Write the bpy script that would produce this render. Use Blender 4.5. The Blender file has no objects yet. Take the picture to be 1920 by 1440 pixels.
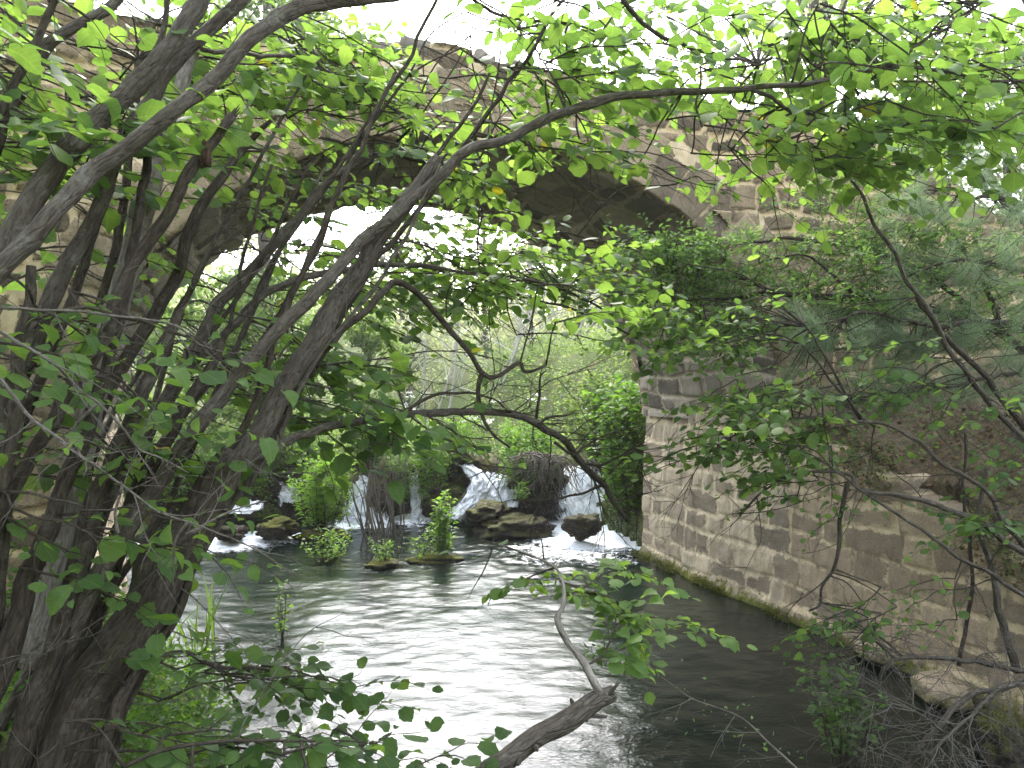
import bpy, math
import numpy as np
from mathutils import Vector, Matrix

# ------------------------------------------------------------------ scene, camera, sky, sun, exposure
scn = bpy.context.scene
F, H, HY = 1450.0, 2.4, 710.0            # focal length in photo pixels, eye height above the pool, horizon row
cam_d = bpy.data.cameras.new('camera')
cam = bpy.data.objects.new('camera', cam_d)
scn.collection.objects.link(cam)
cam.location = (0, 0, H)
cam.rotation_euler = (math.radians(90) - math.atan((720 - HY) / F), 0, 0)
cam_d.sensor_width = 36.0
cam_d.lens = 36.0 * F / 1920.0
cam_d.clip_start = 0.05
cam_d.clip_end = 2000
scn.camera = cam

SUN_EL, SUN_AZ = math.radians(48), math.radians(-6)     # azimuth from +Y (upstream), negative = left
world = bpy.data.worlds.new('World')
scn.world = world
world.use_nodes = True
wn = world.node_tree
for n in list(wn.nodes):
    wn.nodes.remove(n)
sky = wn.nodes.new('ShaderNodeTexSky')
sky.sky_type = 'NISHITA'
sky.sun_disc = False
sky.sun_elevation = SUN_EL
sky.sun_rotation = SUN_AZ
sky.air_density = 1.2
sky.dust_density = 2.3
sky.ozone_density = 1.2
bgn = wn.nodes.new('ShaderNodeBackground')
bgn.inputs['Strength'].default_value = 0.15
wo = wn.nodes.new('ShaderNodeOutputWorld')
veil = wn.nodes.new('ShaderNodeHueSaturation')           # thin bright overcast: the blue is washed out
veil.inputs['Saturation'].default_value = 0.42
wn.links.new(sky.outputs[0], veil.inputs['Color'])
wn.links.new(veil.outputs[0], bgn.inputs[0])
wn.links.new(bgn.outputs[0], wo.inputs[0])
sd_ = bpy.data.lights.new('sun', 'SUN')
sd_.energy = 0.9
sd_.angle = math.radians(14)
sd_.color = (1.0, 0.95, 0.86)
sun = bpy.data.objects.new('sun', sd_)
scn.collection.objects.link(sun)
sdir = Vector((math.sin(SUN_AZ) * math.cos(SUN_EL), math.cos(SUN_AZ) * math.cos(SUN_EL), math.sin(SUN_EL)))
sun.rotation_euler = sdir.to_track_quat('Z', 'Y').to_euler()
scn.view_settings.view_transform = 'Standard'
scn.view_settings.look = 'None'
scn.view_settings.exposure = 3.08
scn.view_settings.gamma = 1.0
scn.cycles.max_bounces = 10
scn.cycles.diffuse_bounces = 4
scn.cycles.transmission_bounces = 6
scn.cycles.transparent_max_bounces = 12
scn.cycles.caustics_reflective = False
scn.cycles.caustics_refractive = False
scn.cycles.sample_clamp_indirect = 6.0

# ------------------------------------------------------------------ helpers
COL = scn.collection
rng = np.random.default_rng(7)


def at(px, py, d):
    """photo pixel at depth d (metres along the view) -> world point"""
    return np.array([(px - 960.0) / F * d, d, H + (HY - py) / F * d])


def nrm(v):
    v = np.asarray(v, float)
    return v / (np.linalg.norm(v, axis=-1, keepdims=True) + 1e-12)


def _hash(ix, iy, iz, seed):
    h = (ix * 374761393 + iy * 668265263 + iz * 2147483647 + seed * 974634777) & 0xFFFFFFFF
    h = ((h ^ (h >> 13)) * 1274126177) & 0xFFFFFFFF
    h = ((h ^ (h >> 16)) * 2246822519) & 0xFFFFFFFF
    return ((h ^ (h >> 15)) & 0xFFFFFF) / float(0xFFFFFF)


def vnoise(x, y, z=0.0, seed=0):
    x, y, z = np.broadcast_arrays(np.asarray(x, float), np.asarray(y, float), np.asarray(z, float))
    ix, iy, iz = (np.floor(a).astype(np.int64) for a in (x, y, z))
    fx, fy, fz = x - ix, y - iy, z - iz
    fx, fy, fz = (a * a * (3 - 2 * a) for a in (fx, fy, fz))
    r = 0
    for dx in (0, 1):
        for dy in (0, 1):
            for dz in (0, 1):
                w = (fx if dx else 1 - fx) * (fy if dy else 1 - fy) * (fz if dz else 1 - fz)
                r = r + w * _hash(ix + dx, iy + dy, iz + dz, seed)
    return r * 2 - 1


def fbm(x, y, z=0.0, seed=0, octs=4, gain=0.5):
    r, a, s = 0, 1.0, 1.0
    for i in range(octs):
        r = r + a * vnoise(np.asarray(x) * s, np.asarray(y) * s, np.asarray(z) * s, seed + i * 17)
        a *= gain
        s *= 2.03
    return r


def smooth(e0, e1, x):
    t = np.clip((x - e0) / (e1 - e0), 0, 1)
    return t * t * (3 - 2 * t)


def place(o, parent=None):
    COL.objects.link(o)
    if parent is not None:
        o.parent = parent
        o.matrix_parent_inverse = Matrix.Translation(-Vector(parent.location))
    return o


def mesh_np(name, V, faces, mat, parent=None, attrs=None, shade=True):
    """faces: list of (n,k) int arrays"""
    V = np.asarray(V, float).reshape(-1, 3)
    me = bpy.data.meshes.new(name)
    me.vertices.add(len(V))
    me.vertices.foreach_set('co', V.ravel().astype(np.float32))
    faces = [np.asarray(f, np.int32) for f in faces if len(f)]
    loops = np.concatenate([f.ravel() for f in faces])
    tot = np.concatenate([np.full(len(f), f.shape[1], np.int32) for f in faces])
    start = np.concatenate([[0], np.cumsum(tot)[:-1]]).astype(np.int32)
    me.loops.add(len(loops))
    me.loops.foreach_set('vertex_index', loops.astype(np.int32))
    me.polygons.add(len(tot))
    me.polygons.foreach_set('loop_start', start)
    me.polygons.foreach_set('loop_total', tot)
    if shade:
        me.polygons.foreach_set('use_smooth', np.ones(len(tot), bool))
    for k, a in (attrs or {}).items():
        at_ = me.attributes.new(k, 'FLOAT', 'POINT')
        at_.data.foreach_set('value', np.asarray(a, np.float32).ravel())
    me.update(calc_edges=True)
    me.validate()
    me.materials.append(mat)
    o = bpy.data.objects.new(name, me)
    place(o, parent)
    return o


def grid_faces(nu, nv, keep=None):
    i, j = np.meshgrid(np.arange(nu - 1), np.arange(nv - 1), indexing='ij')
    a = i * nv + j
    q = np.stack([a, a + nv, a + nv + 1, a + 1], -1).reshape(-1, 4)
    if keep is not None:
        k = keep.ravel()
        q = q[k[q].all(axis=1)]
    return q


def root(name, loc, label, cat, group=None):
    o = bpy.data.objects.new(name, None)
    o.empty_display_size = 0.2
    o.location = tuple(float(c) for c in loc)
    COL.objects.link(o)
    tag(o, label, cat, group)
    return o


def tag(o, label, cat, group=None):
    o['label'] = label
    o['category'] = cat
    if group:
        o['group'] = group
    return o


def setting(o, kind='structure', label=None):
    o['kind'] = kind
    if label:
        o['label'] = label
    return o


class MB:
    """collects tubes and loose polygons into one mesh"""
    def __init__(self):
        self.V, self.Q, self.T, self.tone, self.B, self.n = [], [], [], [], [], 0

    def add(self, V, Q=None, T=None, tone=0.5, B=None):
        V = np.asarray(V, float).reshape(-1, 3)
        self.V.append(V)
        self.B.append(V if B is None else B)
        if Q is not None and len(Q):
            self.Q.append(np.asarray(Q) + self.n)
        if T is not None and len(T):
            self.T.append(np.asarray(T) + self.n)
        self.tone.append(np.broadcast_to(np.asarray(tone, float), (len(V),)))
        self.n += len(V)

    def tube(self, pts, rad, sides=6, sub=4, rough=0.0, seed=0, tone=0.5, cap=True, jitter=0.0):
        pts = np.asarray(pts, float)
        rad = np.broadcast_to(np.asarray(rad, float), (len(pts),))
        pts, rad = spline(pts, rad, sub)
        n = len(pts)
        if jitter:
            L = np.concatenate([[0], np.cumsum(np.linalg.norm(np.diff(pts, axis=0), axis=1))])
            for k in range(3):
                pts[:, k] += jitter * (vnoise(L * 4.0, seed * 3.3 + k * 7.7) + .5 * vnoise(L * 11.0, seed * 1.3 + k * 5.7)) * smooth(0, .15, L)
        t = np.gradient(pts, axis=0)
        t = nrm(t)
        ref = np.array([0.31, 0.2, 0.93])
        nn = []
        a = ref - t[0] * ref.dot(t[0])
        for k in range(n):
            a = a - t[k] * a.dot(t[k])
            a = a / (np.linalg.norm(a) + 1e-9)
            nn.append(a)
        nn = np.array(nn)
        bb = np.cross(t, nn)
        ang = np.arange(sides) / sides * 2 * np.pi
        R = np.repeat(rad[:, None], sides, 1)
        if rough:
            L = np.concatenate([[0], np.cumsum(np.linalg.norm(np.diff(pts, axis=0), axis=1))])
            R = R * (1 + rough * vnoise(np.cos(ang)[None, :] * 1.3 + seed, np.sin(ang)[None, :] * 1.3, L[:, None] / (np.mean(rad) * 4 + 1e-6), seed)
                     + .5 * rough * vnoise(np.cos(ang)[None, :] * 3 + seed, np.sin(ang)[None, :] * 3, L[:, None] / (np.mean(rad) * 1.5 + 1e-6), seed + 5))
        if rough > .14 and len(pts) > 12:
            L = np.concatenate([[0], np.cumsum(np.linalg.norm(np.diff(pts, axis=0), axis=1))])
            RK = np.random.default_rng(seed + 77)
            for _ in range(int(L[-1] / .22)):
                l0, a0, am = RK.uniform(0, L[-1]), RK.uniform(0, 6.28), RK.uniform(.1, .38)
                wl = np.interp(l0, L, rad) * RK.uniform(.6, 1.4)
                R = R * (1 + am * np.exp(-((L[:, None] - l0) / wl) ** 2) * np.clip(np.cos(ang[None, :] - a0), 0, 1) ** 2)
        ring = pts[:, None, :] + R[..., None] * (np.cos(ang)[None, :, None] * nn[:, None, :] + np.sin(ang)[None, :, None] * bb[:, None, :])
        i, j = np.meshgrid(np.arange(n - 1), np.arange(sides), indexing='ij')
        a0 = i * sides + j
        a1 = i * sides + (j + 1) % sides
        q = np.stack([a0, a1, a1 + sides, a0 + sides], -1).reshape(-1, 4)
        V = ring.reshape(-1, 3)
        Ls = np.concatenate([[0], np.cumsum(np.linalg.norm(np.diff(pts, axis=0), axis=1))])
        off = (seed * 1.37) % 11
        B = np.stack(np.broadcast_arrays(R * np.cos(ang)[None, :] + off, R * np.sin(ang)[None, :], Ls[:, None] + off), -1).reshape(-1, 3)
        T = None
        if cap:
            V = np.vstack([V, pts[:1], pts[-1:]])
            B = np.vstack([B, [[off, 0, off]], [[off, 0, Ls[-1] + off]]])
            c0, c1 = n * sides, n * sides + 1
            jj = np.arange(sides)
            T = np.vstack([np.stack([np.full(sides, c0), (jj + 1) % sides, jj], -1),
                           np.stack([np.full(sides, c1), (n - 1) * sides + jj, (n - 1) * sides + (jj + 1) % sides], -1)])
        self.add(V, q, T, tone, B)
        return pts

    def build(self, name, mat, parent=None, shade=True):
        f = []
        if self.Q:
            f.append(np.vstack(self.Q))
        if self.T:
            f.append(np.vstack(self.T))
        return mesh_np(name, np.vstack(self.V), f, mat, parent, {'tone': np.concatenate(self.tone), 'bx': np.vstack(self.B)[:, 0], 'by': np.vstack(self.B)[:, 1], 'bz': np.vstack(self.B)[:, 2]}, shade)


def spline(pts, rad, sub):
    if len(pts) < 3 or sub <= 1:
        if sub > 1:
            t = np.linspace(0, 1, sub + 1)
            return pts[0] + (pts[-1] - pts[0]) * t[:, None], rad[0] + (rad[-1] - rad[0]) * t
        return pts.copy(), rad.copy()
    P = np.vstack([2 * pts[0] - pts[1], pts, 2 * pts[-1] - pts[-2]])
    out, ro = [], []
    for i in range(len(pts) - 1):
        p0, p1, p2, p3 = P[i:i + 4]
        for t in np.arange(sub) / sub:
            out.append(.5 * ((2 * p1) + (-p0 + p2) * t + (2 * p0 - 5 * p1 + 4 * p2 - p3) * t * t + (-p0 + 3 * p1 - 3 * p2 + p3) * t ** 3))
            ro.append(rad[i] + (rad[i + 1] - rad[i]) * t)
    out.append(pts[-1])
    ro.append(rad[-1])
    return np.array(out), np.array(ro)


# ---- leaf templates: columns x (side), y (towards tip), z (off the blade)
def broad_leaf(fold=.16, bend=.22, skew=0.0, wide=1.0, twist=0.0):
    ys = [0.0, .04, .16, .30, .45, .60, .74, .85, .92, 1.0]
    ws = [wide * w for w in (0.02, .21, .34, .42, .46, .45, .36, .22, .09, .0)]
    V, Q = [], []
    for k, (y, w) in enumerate(zip(ys, ws)):
        s = .024 * (1 if k % 2 else -1) if 0 < k < 8 else 0
        dr = -bend * (y - .2) ** 2
        cx = skew * y * y
        yy = y - (.06 if k == 1 else 0)
        V += [(cx - (w + s), yy + .5 * s, fold * w + dr - twist * y * w), (cx, y, dr), (cx + (w - s), yy - .5 * s, fold * w + dr + twist * y * w)]
    for k in range(len(ys) - 1):
        a = k * 3
        Q += [(a, a + 1, a + 4, a + 3), (a + 1, a + 2, a + 5, a + 4)]
    n = len(V)                                                     # leaf stalk
    V += [(-.011, -.2, .03), (.011, -.2, .03), (.011, .01, -.02), (-.011, .01, -.02)]
    Q += [(n, n + 1, n + 2, n + 3)]
    return np.array(V), np.array(Q), None


def small_leaf(w=.3):
    V = np.array([(0, 0, 0), (-w, .4, .09), (0, .45, -.02), (w, .4, .09), (-w * .6, .78, .03), (w * .6, .78, .03), (0, 1, -.08)], float)
    Q = np.array([(0, 2, 1, 1)])
    T = np.array([(0, 2, 1), (0, 3, 2), (1, 2, 4), (2, 3, 5), (2, 6, 4), (2, 5, 6)])
    return V, None, T


def chip_leaf(w=.38):
    V = np.array([(0, 0, 0), (-w, .5, .12), (0, 1, -.05), (w, .5, .12)], float)
    return V, None, np.array([(0, 2, 1), (0, 3, 2)])


BROAD = [broad_leaf(), broad_leaf(.45, .5, .08, .92, .1), broad_leaf(.02, .1, -.1, 1.08, -.2), broad_leaf(.3, .8, .12, .86, .35), broad_leaf(-.12, .35, -.05, 1.0, .15)]
SMALL, CHIP = small_leaf(), chip_leaf()
NARROW = small_leaf(.14)


class Leaves:
    def __init__(self, tmpl):
        self.t = tmpl
        self.c, self.d, self.n, self.s, self.k = [], [], [], [], []

    def add(self, c, d, n, s, k):
        self.c.append(np.atleast_2d(c)); self.d.append(np.atleast_2d(d)); self.n.append(np.atleast_2d(n))
        self.s.append(np.atleast_1d(s)); self.k.append(np.atleast_1d(k))

    def count(self):
        return sum(len(a) for a in self.s)

    def build(self, name, mat, parent=None):
        c, d, n = (np.vstack(a) for a in (self.c, self.d, self.n))
        s, k = np.concatenate(self.s), np.concatenate(self.k)
        d = nrm(d)
        side = nrm(np.cross(d, n))
        n = np.cross(side, d)
        ts = self.t if isinstance(self.t, list) else [self.t]
        TV, TQ, TT = ts[0]
        m, N = len(TV), len(c)
        pick = np.random.default_rng(N).integers(0, len(ts), N)
        TV = np.stack([t[0] for t in ts])[pick]
        V = c[:, None, :] + s[:, None, None] * (TV[..., 0, None] * side[:, None, :] + TV[..., 1, None] * d[:, None, :] + TV[..., 2, None] * n[:, None, :])
        off = (np.arange(N) * m)[:, None, None]
        f = []
        if TQ is not None:
            f.append((TQ[None] + off).reshape(-1, 4))
        if TT is not None:
            f.append((TT[None] + off).reshape(-1, 3))
        at_ = {'tone': np.repeat(k, m), 'lx': TV[..., 0].ravel(), 'ly': TV[..., 1].ravel()}
        return mesh_np(name, V.reshape(-1, 3), f, mat, parent, at_, True)


# ------------------------------------------------------------------ materials
def new_mat(name):
    m = bpy.data.materials.new(name)
    m.use_nodes = True
    nt = m.node_tree
    for n in list(nt.nodes):
        nt.nodes.remove(n)
    out = nt.nodes.new('ShaderNodeOutputMaterial')
    return m, nt, out


class N:
    """tiny node-graph writer"""
    def __init__(self, nt):
        self.nt = nt

    def __call__(self, typ, _in=None, **kw):
        n = self.nt.nodes.new(typ)
        for k, v in kw.items():
            setattr(n, k, v)
        for k, v in (_in or {}).items():
            if isinstance(v, bpy.types.NodeSocket):
                self.nt.links.new(v, n.inputs[k])
            else:
                n.inputs[k].default_value = v
        return n

    def attr(self, name):
        return self('ShaderNodeAttribute', attribute_name=name).outputs['Fac']

    def pos(self):
        return self('ShaderNodeNewGeometry').outputs['Position']

    def noise(self, scale, detail=4, rough=.55, vec=None, dist=0.0):
        n = self('ShaderNodeTexNoise', {'Scale': scale, 'Detail': detail, 'Roughness': rough, 'Distortion': dist})
        self.nt.links.new(vec if vec is not None else self.pos(), n.inputs['Vector'])
        return n.outputs['Fac']

    def math(self, op, a, b=0.0, c=None, clamp=False):
        i = {0: a, 1: b}
        if c is not None:
            i[2] = c
        return self('ShaderNodeMath', i, operation=op, use_clamp=clamp).outputs[0]

    def ramp(self, fac, stops):
        r = self('ShaderNodeValToRGB', {'Fac': fac})
        e = r.color_ramp.elements
        while len(e) < len(stops):
            e.new(.5)
        for el, (p, c) in zip(e, stops):
            el.position = p
            el.color = (*c, 1) if len(c) == 3 else c
        return r.outputs['Color']

    def mapr(self, v, a, b, c=0.0, d=1.0):
        return self('ShaderNodeMapRange', {'Value': v, 'From Min': a, 'From Max': b, 'To Min': c, 'To Max': d}, interpolation_type='SMOOTHSTEP').outputs[0]

    def mix(self, fac, a, b, blend='MIX'):
        n = self('ShaderNodeMix', data_type='RGBA', blend_type=blend)
        for k, v in ((0, fac), (6, a), (7, b)):
            if isinstance(v, bpy.types.NodeSocket):
                self.nt.links.new(v, n.inputs[k])
            else:
                n.inputs[k].default_value = v if k == 0 else ((*v, 1) if len(v) == 3 else v)
        return n.outputs[2]

    def bump(self, h, strength=.5, dist=.02):
        return self('ShaderNodeBump', {'Height': h, 'Strength': strength, 'Distance': dist}).outputs[0]

    def bsdf(self, col, rough=.8, normal=None, spec=.3, **kw):
        i = {'Base Color': col if isinstance(col, bpy.types.NodeSocket) else (*col, 1), 'Roughness': rough, 'Specular IOR Level': spec}
        if normal is not None:
            i['Normal'] = normal
        i.update(kw)
        return self('ShaderNodeBsdfPrincipled', i).outputs[0]


def leaf_mat(name, dark, mid, bright, trans=.5, rough=.5, tmul=1.75, tint=(.95, 1.05, .45)):
    m, nt, out = new_mat(name)
    g = N(nt)
    tone = g.attr('tone')
    col = g.ramp(tone, [(0, dark), (.5, mid), (1, bright)])
    v = g.noise(60, 3)
    col = g.mix(g.mapr(v, .35, .75, 0, .35), col, g.mix(1, col, (.55, .62, .5), 'MULTIPLY'))
    # veins: midrib and side ribs
    ax = g.math('ABSOLUTE', g.attr('lx'))
    rib = g.mapr(ax, .0, .035, 1, 0)
    ph = g.math('SUBTRACT', g.attr('ly'), g.math('MULTIPLY', ax, .7))
    sv = g.math('ABSOLUTE', g.math('SUBTRACT', g.math('FRACT', g.math('MULTIPLY', ph, 8.0)), .5))
    side = g.math('MULTIPLY', g.mapr(sv, 0, .16, 1, 0), .5)
    vein = g.math('MAXIMUM', rib, side)
    col = g.mix(g.math('MULTIPLY', vein, .3), col, g.mix(.5, col, (.35, .42, .14)))
    bmp = g.bump(g.math('MULTIPLY', vein, -1.0), .35, .002)
    tc = g.mix(1.0, col, tuple(tmul * c for c in tint), 'MULTIPLY')
    top = g.bsdf(col, rough, bmp, .22)
    tr = g('ShaderNodeBsdfTranslucent', {'Color': tc}).outputs[0]
    mx = g('ShaderNodeMixShader', {0: trans, 1: top, 2: tr}).outputs[0]
    nt.links.new(mx, out.inputs[0])
    return m


def bark_mat(name, a, b, lichen=(.26, .27, .22), amount=.35, scale=1.0, moss=0.0):
    """bark follows each stem: bx, by across it, bz along it"""
    m, nt, out = new_mat(name)
    g = N(nt)
    bx, by, bz = g.attr('bx'), g.attr('by'), g.attr('bz')
    p = g('ShaderNodeCombineXYZ', {0: bx, 1: by, 2: bz}).outputs[0]
    lng = g('ShaderNodeCombineXYZ', {0: bx, 1: by, 2: g.math('MULTIPLY', bz, .26)}).outputs[0]
    n1 = g.noise(13 * scale, 6, .7, p)
    n2 = g.noise(75 * scale, 5, .7, lng, .3)
    n3 = g.noise(34 * scale, 4, .65, p, .8)
    n4 = g.noise(150 * scale, 3, .7, p)
    n5 = g.noise(3.0, 3, .6, p)
    col = g.mix(g.mapr(n2, .32, .68), a, b)
    col = g.mix(g.mapr(n5, .35, .65, 0, .5), col, g.mix(1, col, (.62, .58, .52), 'MULTIPLY'))
    col = g.mix(g.math('MULTIPLY', g.mapr(n1, .55, .66), amount), col, lichen)
    col = g.mix(g.mapr(n3, .60, .70, 0, .6), col, (.022, .019, .015))
    col = g.mix(g.mapr(n4, .55, .75, 0, .35), col, g.mix(1, col, (.45, .45, .45), 'MULTIPLY'))
    if moss:
        col = g.mix(g.math('MULTIPLY', g.mapr(g.noise(5, 5, .7, p), .55, .7), moss), col, (.05, .058, .018))
    vor = g('ShaderNodeTexVoronoi', {'Vector': lng, 'Scale': 42 * scale}, feature='DISTANCE_TO_EDGE').outputs['Distance']
    h = g.math('ADD', g.math('MULTIPLY', n2, .8), g.mapr(vor, 0, .14, 0, .5))
    h = g.math('ADD', h, g.math('MULTIPLY', n4, .35))
    nt.links.new(g.bsdf(col, .92, g.bump(h, .8, .012), .12), out.inputs[0])
    return m


def stone_mat(name, stone, mortar, joint=(.012, .05), stain=.4, dark=(.06, .055, .05), pits=1.0, moss=0.0, smear=.08):
    """masonry: 'sd' = distance to the nearest joint, 'tone' = one number per stone"""
    m, nt, out = new_mat(name)
    g = N(nt)
    p = g.pos()
    tone = g.attr('tone')
    n_e = g.noise(14, 5, .65, p)
    n_f = g.noise(70, 4, .7, p)
    n_l = g.noise(1.6, 4, .6, p)
    n_m = g.noise(5.5, 5, .7, p, .6)
    sdn = g.math('ADD', g.attr('sd'), g.math('ADD', g.math('ADD', g.math('MULTIPLY', g.math('SUBTRACT', n_e, .5), .11), g.math('MULTIPLY', g.math('SUBTRACT', n_m, .5), smear)), g.math('MULTIPLY', g.math('SUBTRACT', n_f, .5), .035)))
    mask = g.mapr(sdn, joint[0], joint[1])
    sc = g.ramp(tone, stone)
    vor = g('ShaderNodeTexVoronoi', {'Vector': p, 'Scale': 52.0}).outputs['Distance']
    pit = g.mapr(vor, .0, .35, 1, 0)
    sc = g.mix(g.math('MULTIPLY', g.mapr(n_f, .45, .65), .5), sc, g.mix(1, sc, (.5, .48, .45), 'MULTIPLY'))
    sc = g.mix(g.math('MULTIPLY', pit, .55 * pits), sc, g.mix(1, sc, (.35, .33, .32), 'MULTIPLY'))
    sc = g.mix(g.mapr(n_m, .52, .72, 0, .55), sc, g.mix(.45, sc, mortar[0]))
    sc = g.mix(g.mapr(n_m, .46, .30, 0, .5), sc, g.mix(1, sc, (.55, .52, .5), 'MULTIPLY'))
    mc = g.mix(g.mapr(n_e, .3, .7), mortar[0], mortar[1])
    mc = g.mix(g.mapr(n_f, .5, .7, 0, .35), mc, g.mix(1, mc, (.6, .57, .52), 'MULTIPLY'))
    col = g.mix(mask, mc, sc)
    stv = g('ShaderNodeMapping', {'Vector': p, 'Scale': (11, 11, .9)}).outputs[0]
    streak = g.noise(1.0, 5, .7, stv)
    col = g.mix(g.math('MULTIPLY', g.mapr(g.math('ADD', g.math('MULTIPLY', streak, .6), g.math('MULTIPLY', n_l, .4)), .45, .62), stain), col, dark)
    if moss:
        z = g('ShaderNodeSeparateXYZ', {0: p}).outputs[2]
        low = g.mapr(g.math('ADD', z, g.math('MULTIPLY', g.math('SUBTRACT', n_e, .5), .5)), .02, .14, 1, 0)
        mg = g.mix(g.mapr(n_f, .35, .65), (.05, .06, .012), (.16, .17, .03))
        col = g.mix(g.math('MULTIPLY', low, moss), col, mg)
    h = g.math('ADD', g.math('MULTIPLY', n_f, .5), g.math('MULTIPLY', g.math('MULTIPLY', pit, mask), -.6 * pits))
    h = g.math('ADD', h, g.math('MULTIPLY', mask, .35))
    nt.links.new(g.bsdf(col, .93, g.bump(h, .9, .022), .12), out.inputs[0])
    return m


M = {}
M['leaf'] = leaf_mat('hazel_leaf', (.048, .100, .030), (.085, .155, .042), (.125, .205, .056), .56, .5, 2.0, (1.06, 1.0, .52))
M['leaf_small'] = leaf_mat('shrub_leaf', (.06, .10, .045), (.10, .165, .064), (.155, .22, .088), .54, .45)
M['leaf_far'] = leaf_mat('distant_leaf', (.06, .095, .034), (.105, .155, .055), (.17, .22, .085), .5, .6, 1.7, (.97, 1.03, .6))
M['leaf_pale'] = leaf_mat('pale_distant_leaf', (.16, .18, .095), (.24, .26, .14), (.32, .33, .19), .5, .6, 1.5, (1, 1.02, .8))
M['leaf_herb'] = leaf_mat('herb_leaf', (.035, .08, .016), (.07, .14, .028), (.13, .22, .04), .48, .5)
M['leaf_yellow'] = leaf_mat('yellowing_leaf', (.14, .16, .02), (.24, .22, .03), (.36, .26, .03), .5)
M['moss'] = leaf_mat('cushion_moss', (.035, .04, .008), (.085, .09, .014), (.17, .165, .025), .25, .7)
M['litter'] = leaf_mat('dead_leaf', (.06, .038, .022), (.14, .09, .05), (.27, .19, .11), .15, .8)
M['needle'] = leaf_mat('pine_needle', (.09, .135, .10), (.145, .20, .145), (.21, .27, .20), .45, .5, 1.6, (.95, 1.0, .8))
M['bark'] = bark_mat('hazel_bark', (.055, .046, .037), (.125, .108, .090), (.20, .20, .165), .45, moss=.3)
M['bark_dark'] = bark_mat('old_hazel_bark', (.032, .026, .020), (.088, .072, .057), (.14, .135, .105), .35, moss=.35)
M['deadwood'] = bark_mat('dead_wood', (.14, .122, .104), (.28, .252, .222), (.33, .315, .28), .4, .8)
M['twig'] = bark_mat('twig_bark', (.04, .033, .026), (.095, .078, .06), amount=.15, scale=2)
M['twig_grey'] = bark_mat('dry_twig', (.10, .088, .075), (.21, .19, .165), amount=.2, scale=2)
M['pale_trunk'] = bark_mat('pale_trunk', (.34, .33, .29), (.55, .53, .48), amount=.2)
M['rubble'] = stone_mat('rubble_stone', [(0, (.085, .068, .046)), (.4, (.155, .121, .079)), (.7, (.225, .172, .108)), (1, (.31, .236, .148))],
                        ((.47, .36, .21), (.60, .47, .285)), (.004, .026), .25, (.08, .064, .048), 1.0, 0, .045)
M['ring'] = stone_mat('arch_ring_stone', [(0, (.15, .119, .083)), (.5, (.25, .196, .13)), (1, (.36, .28, .182))],
                      ((.46, .36, .22), (.58, .465, .30)), (.0, .022), .2, (.11, .09, .07), 1.0, 0, .04)
M['vault'] = stone_mat('vault_stone', [(0, (.12, .105, .085)), (.5, (.24, .208, .168)), (1, (.38, .33, .26))],
                       ((.42, .365, .28), (.54, .47, .365)), (.002, .028), .2, (.10, .088, .074), .8, 0, .05)
M['ashlar'] = stone_mat('abutment_stone', [(0, (.24, .197, .148)), (.3, (.33, .268, .198)), (.55, (.42, .342, .25)), (.66, (.54, .445, .32)), (1, (.62, .52, .38))],
                        ((.64, .525, .36), (.74, .62, .44)), (.001, .028), .5, (.21, .176, .138), .6, 1.0, .15)
M['ashlar_brown'] = stone_mat('quay_stone', [(0, (.255, .205, .148)), (.4, (.34, .27, .192)), (.7, (.42, .325, .23)), (1, (.50, .395, .28))],
                              ((.58, .46, .30), (.69, .56, .38)), (.001, .028), .42, (.18, .146, .112), .7, .9, .13)


def ground_mat():
    m, nt, out = new_mat('bank_soil')
    g = N(nt)
    p = g.pos()
    n1, n2, n3 = g.noise(1.5, 5, .6, p), g.noise(18, 6, .7, p), g.noise(60, 4, .7, p)
    soil = g.mix(g.mapr(n2, .35, .65), (.05, .037, .026), (.15, .11, .075))
    lit = g('ShaderNodeTexVoronoi', {'Vector': p, 'Scale': 30.0})
    soil = g.mix(g.mapr(n3, .5, .62, 0, .7), soil, g.mix(lit.outputs['Color'], (.16, .11, .065), (.28, .20, .12)))
    green = g.mix(g.mapr(n2, .35, .65), (.03, .055, .012), (.09, .14, .03))
    f = g.math('MULTIPLY', g.attr('green'), g.mapr(n1, .25, .55, .4, 1))
    col = g.mix(f, soil, green)
    h = g.math('ADD', g.math('MULTIPLY', n2, 1.0), g.math('MULTIPLY', n3, .5))
    nt.links.new(g.bsdf(col, .95, g.bump(h, .8, .04), .1), out.inputs[0])
    return m


def rock_mat():
    m, nt, out = new_mat('mossy_tufa')
    g = N(nt)
    p = g.pos()
    n1, n2, n3 = g.noise(4, 5, .65, p), g.noise(24, 5, .7, p), g.noise(90, 3, .7, p)
    rock = g.mix(g.mapr(n2, .3, .7), (.020, .017, .014), (.085, .072, .056))
    up = g('ShaderNodeSeparateXYZ', {0: g('ShaderNodeNewGeometry').outputs['Normal']}).outputs[2]
    f = g.mapr(g.math('ADD', g.math('MULTIPLY', up, .25), n1), .54, .74)
    moss = g.mix(g.mapr(n3, .35, .65), (.035, .042, .007), (.15, .155, .022))
    f = g.math('MULTIPLY', f, g.math('ADD', g.math('MULTIPLY', g.attr('tone'), .9), .1))
    col = g.mix(f, rock, moss)
    h = g.math('ADD', n2, g.math('MULTIPLY', n3, .5))
    nt.links.new(g.bsdf(col, .8, g.bump(h, 1.0, .05), .15), out.inputs[0])
    return m


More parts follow.
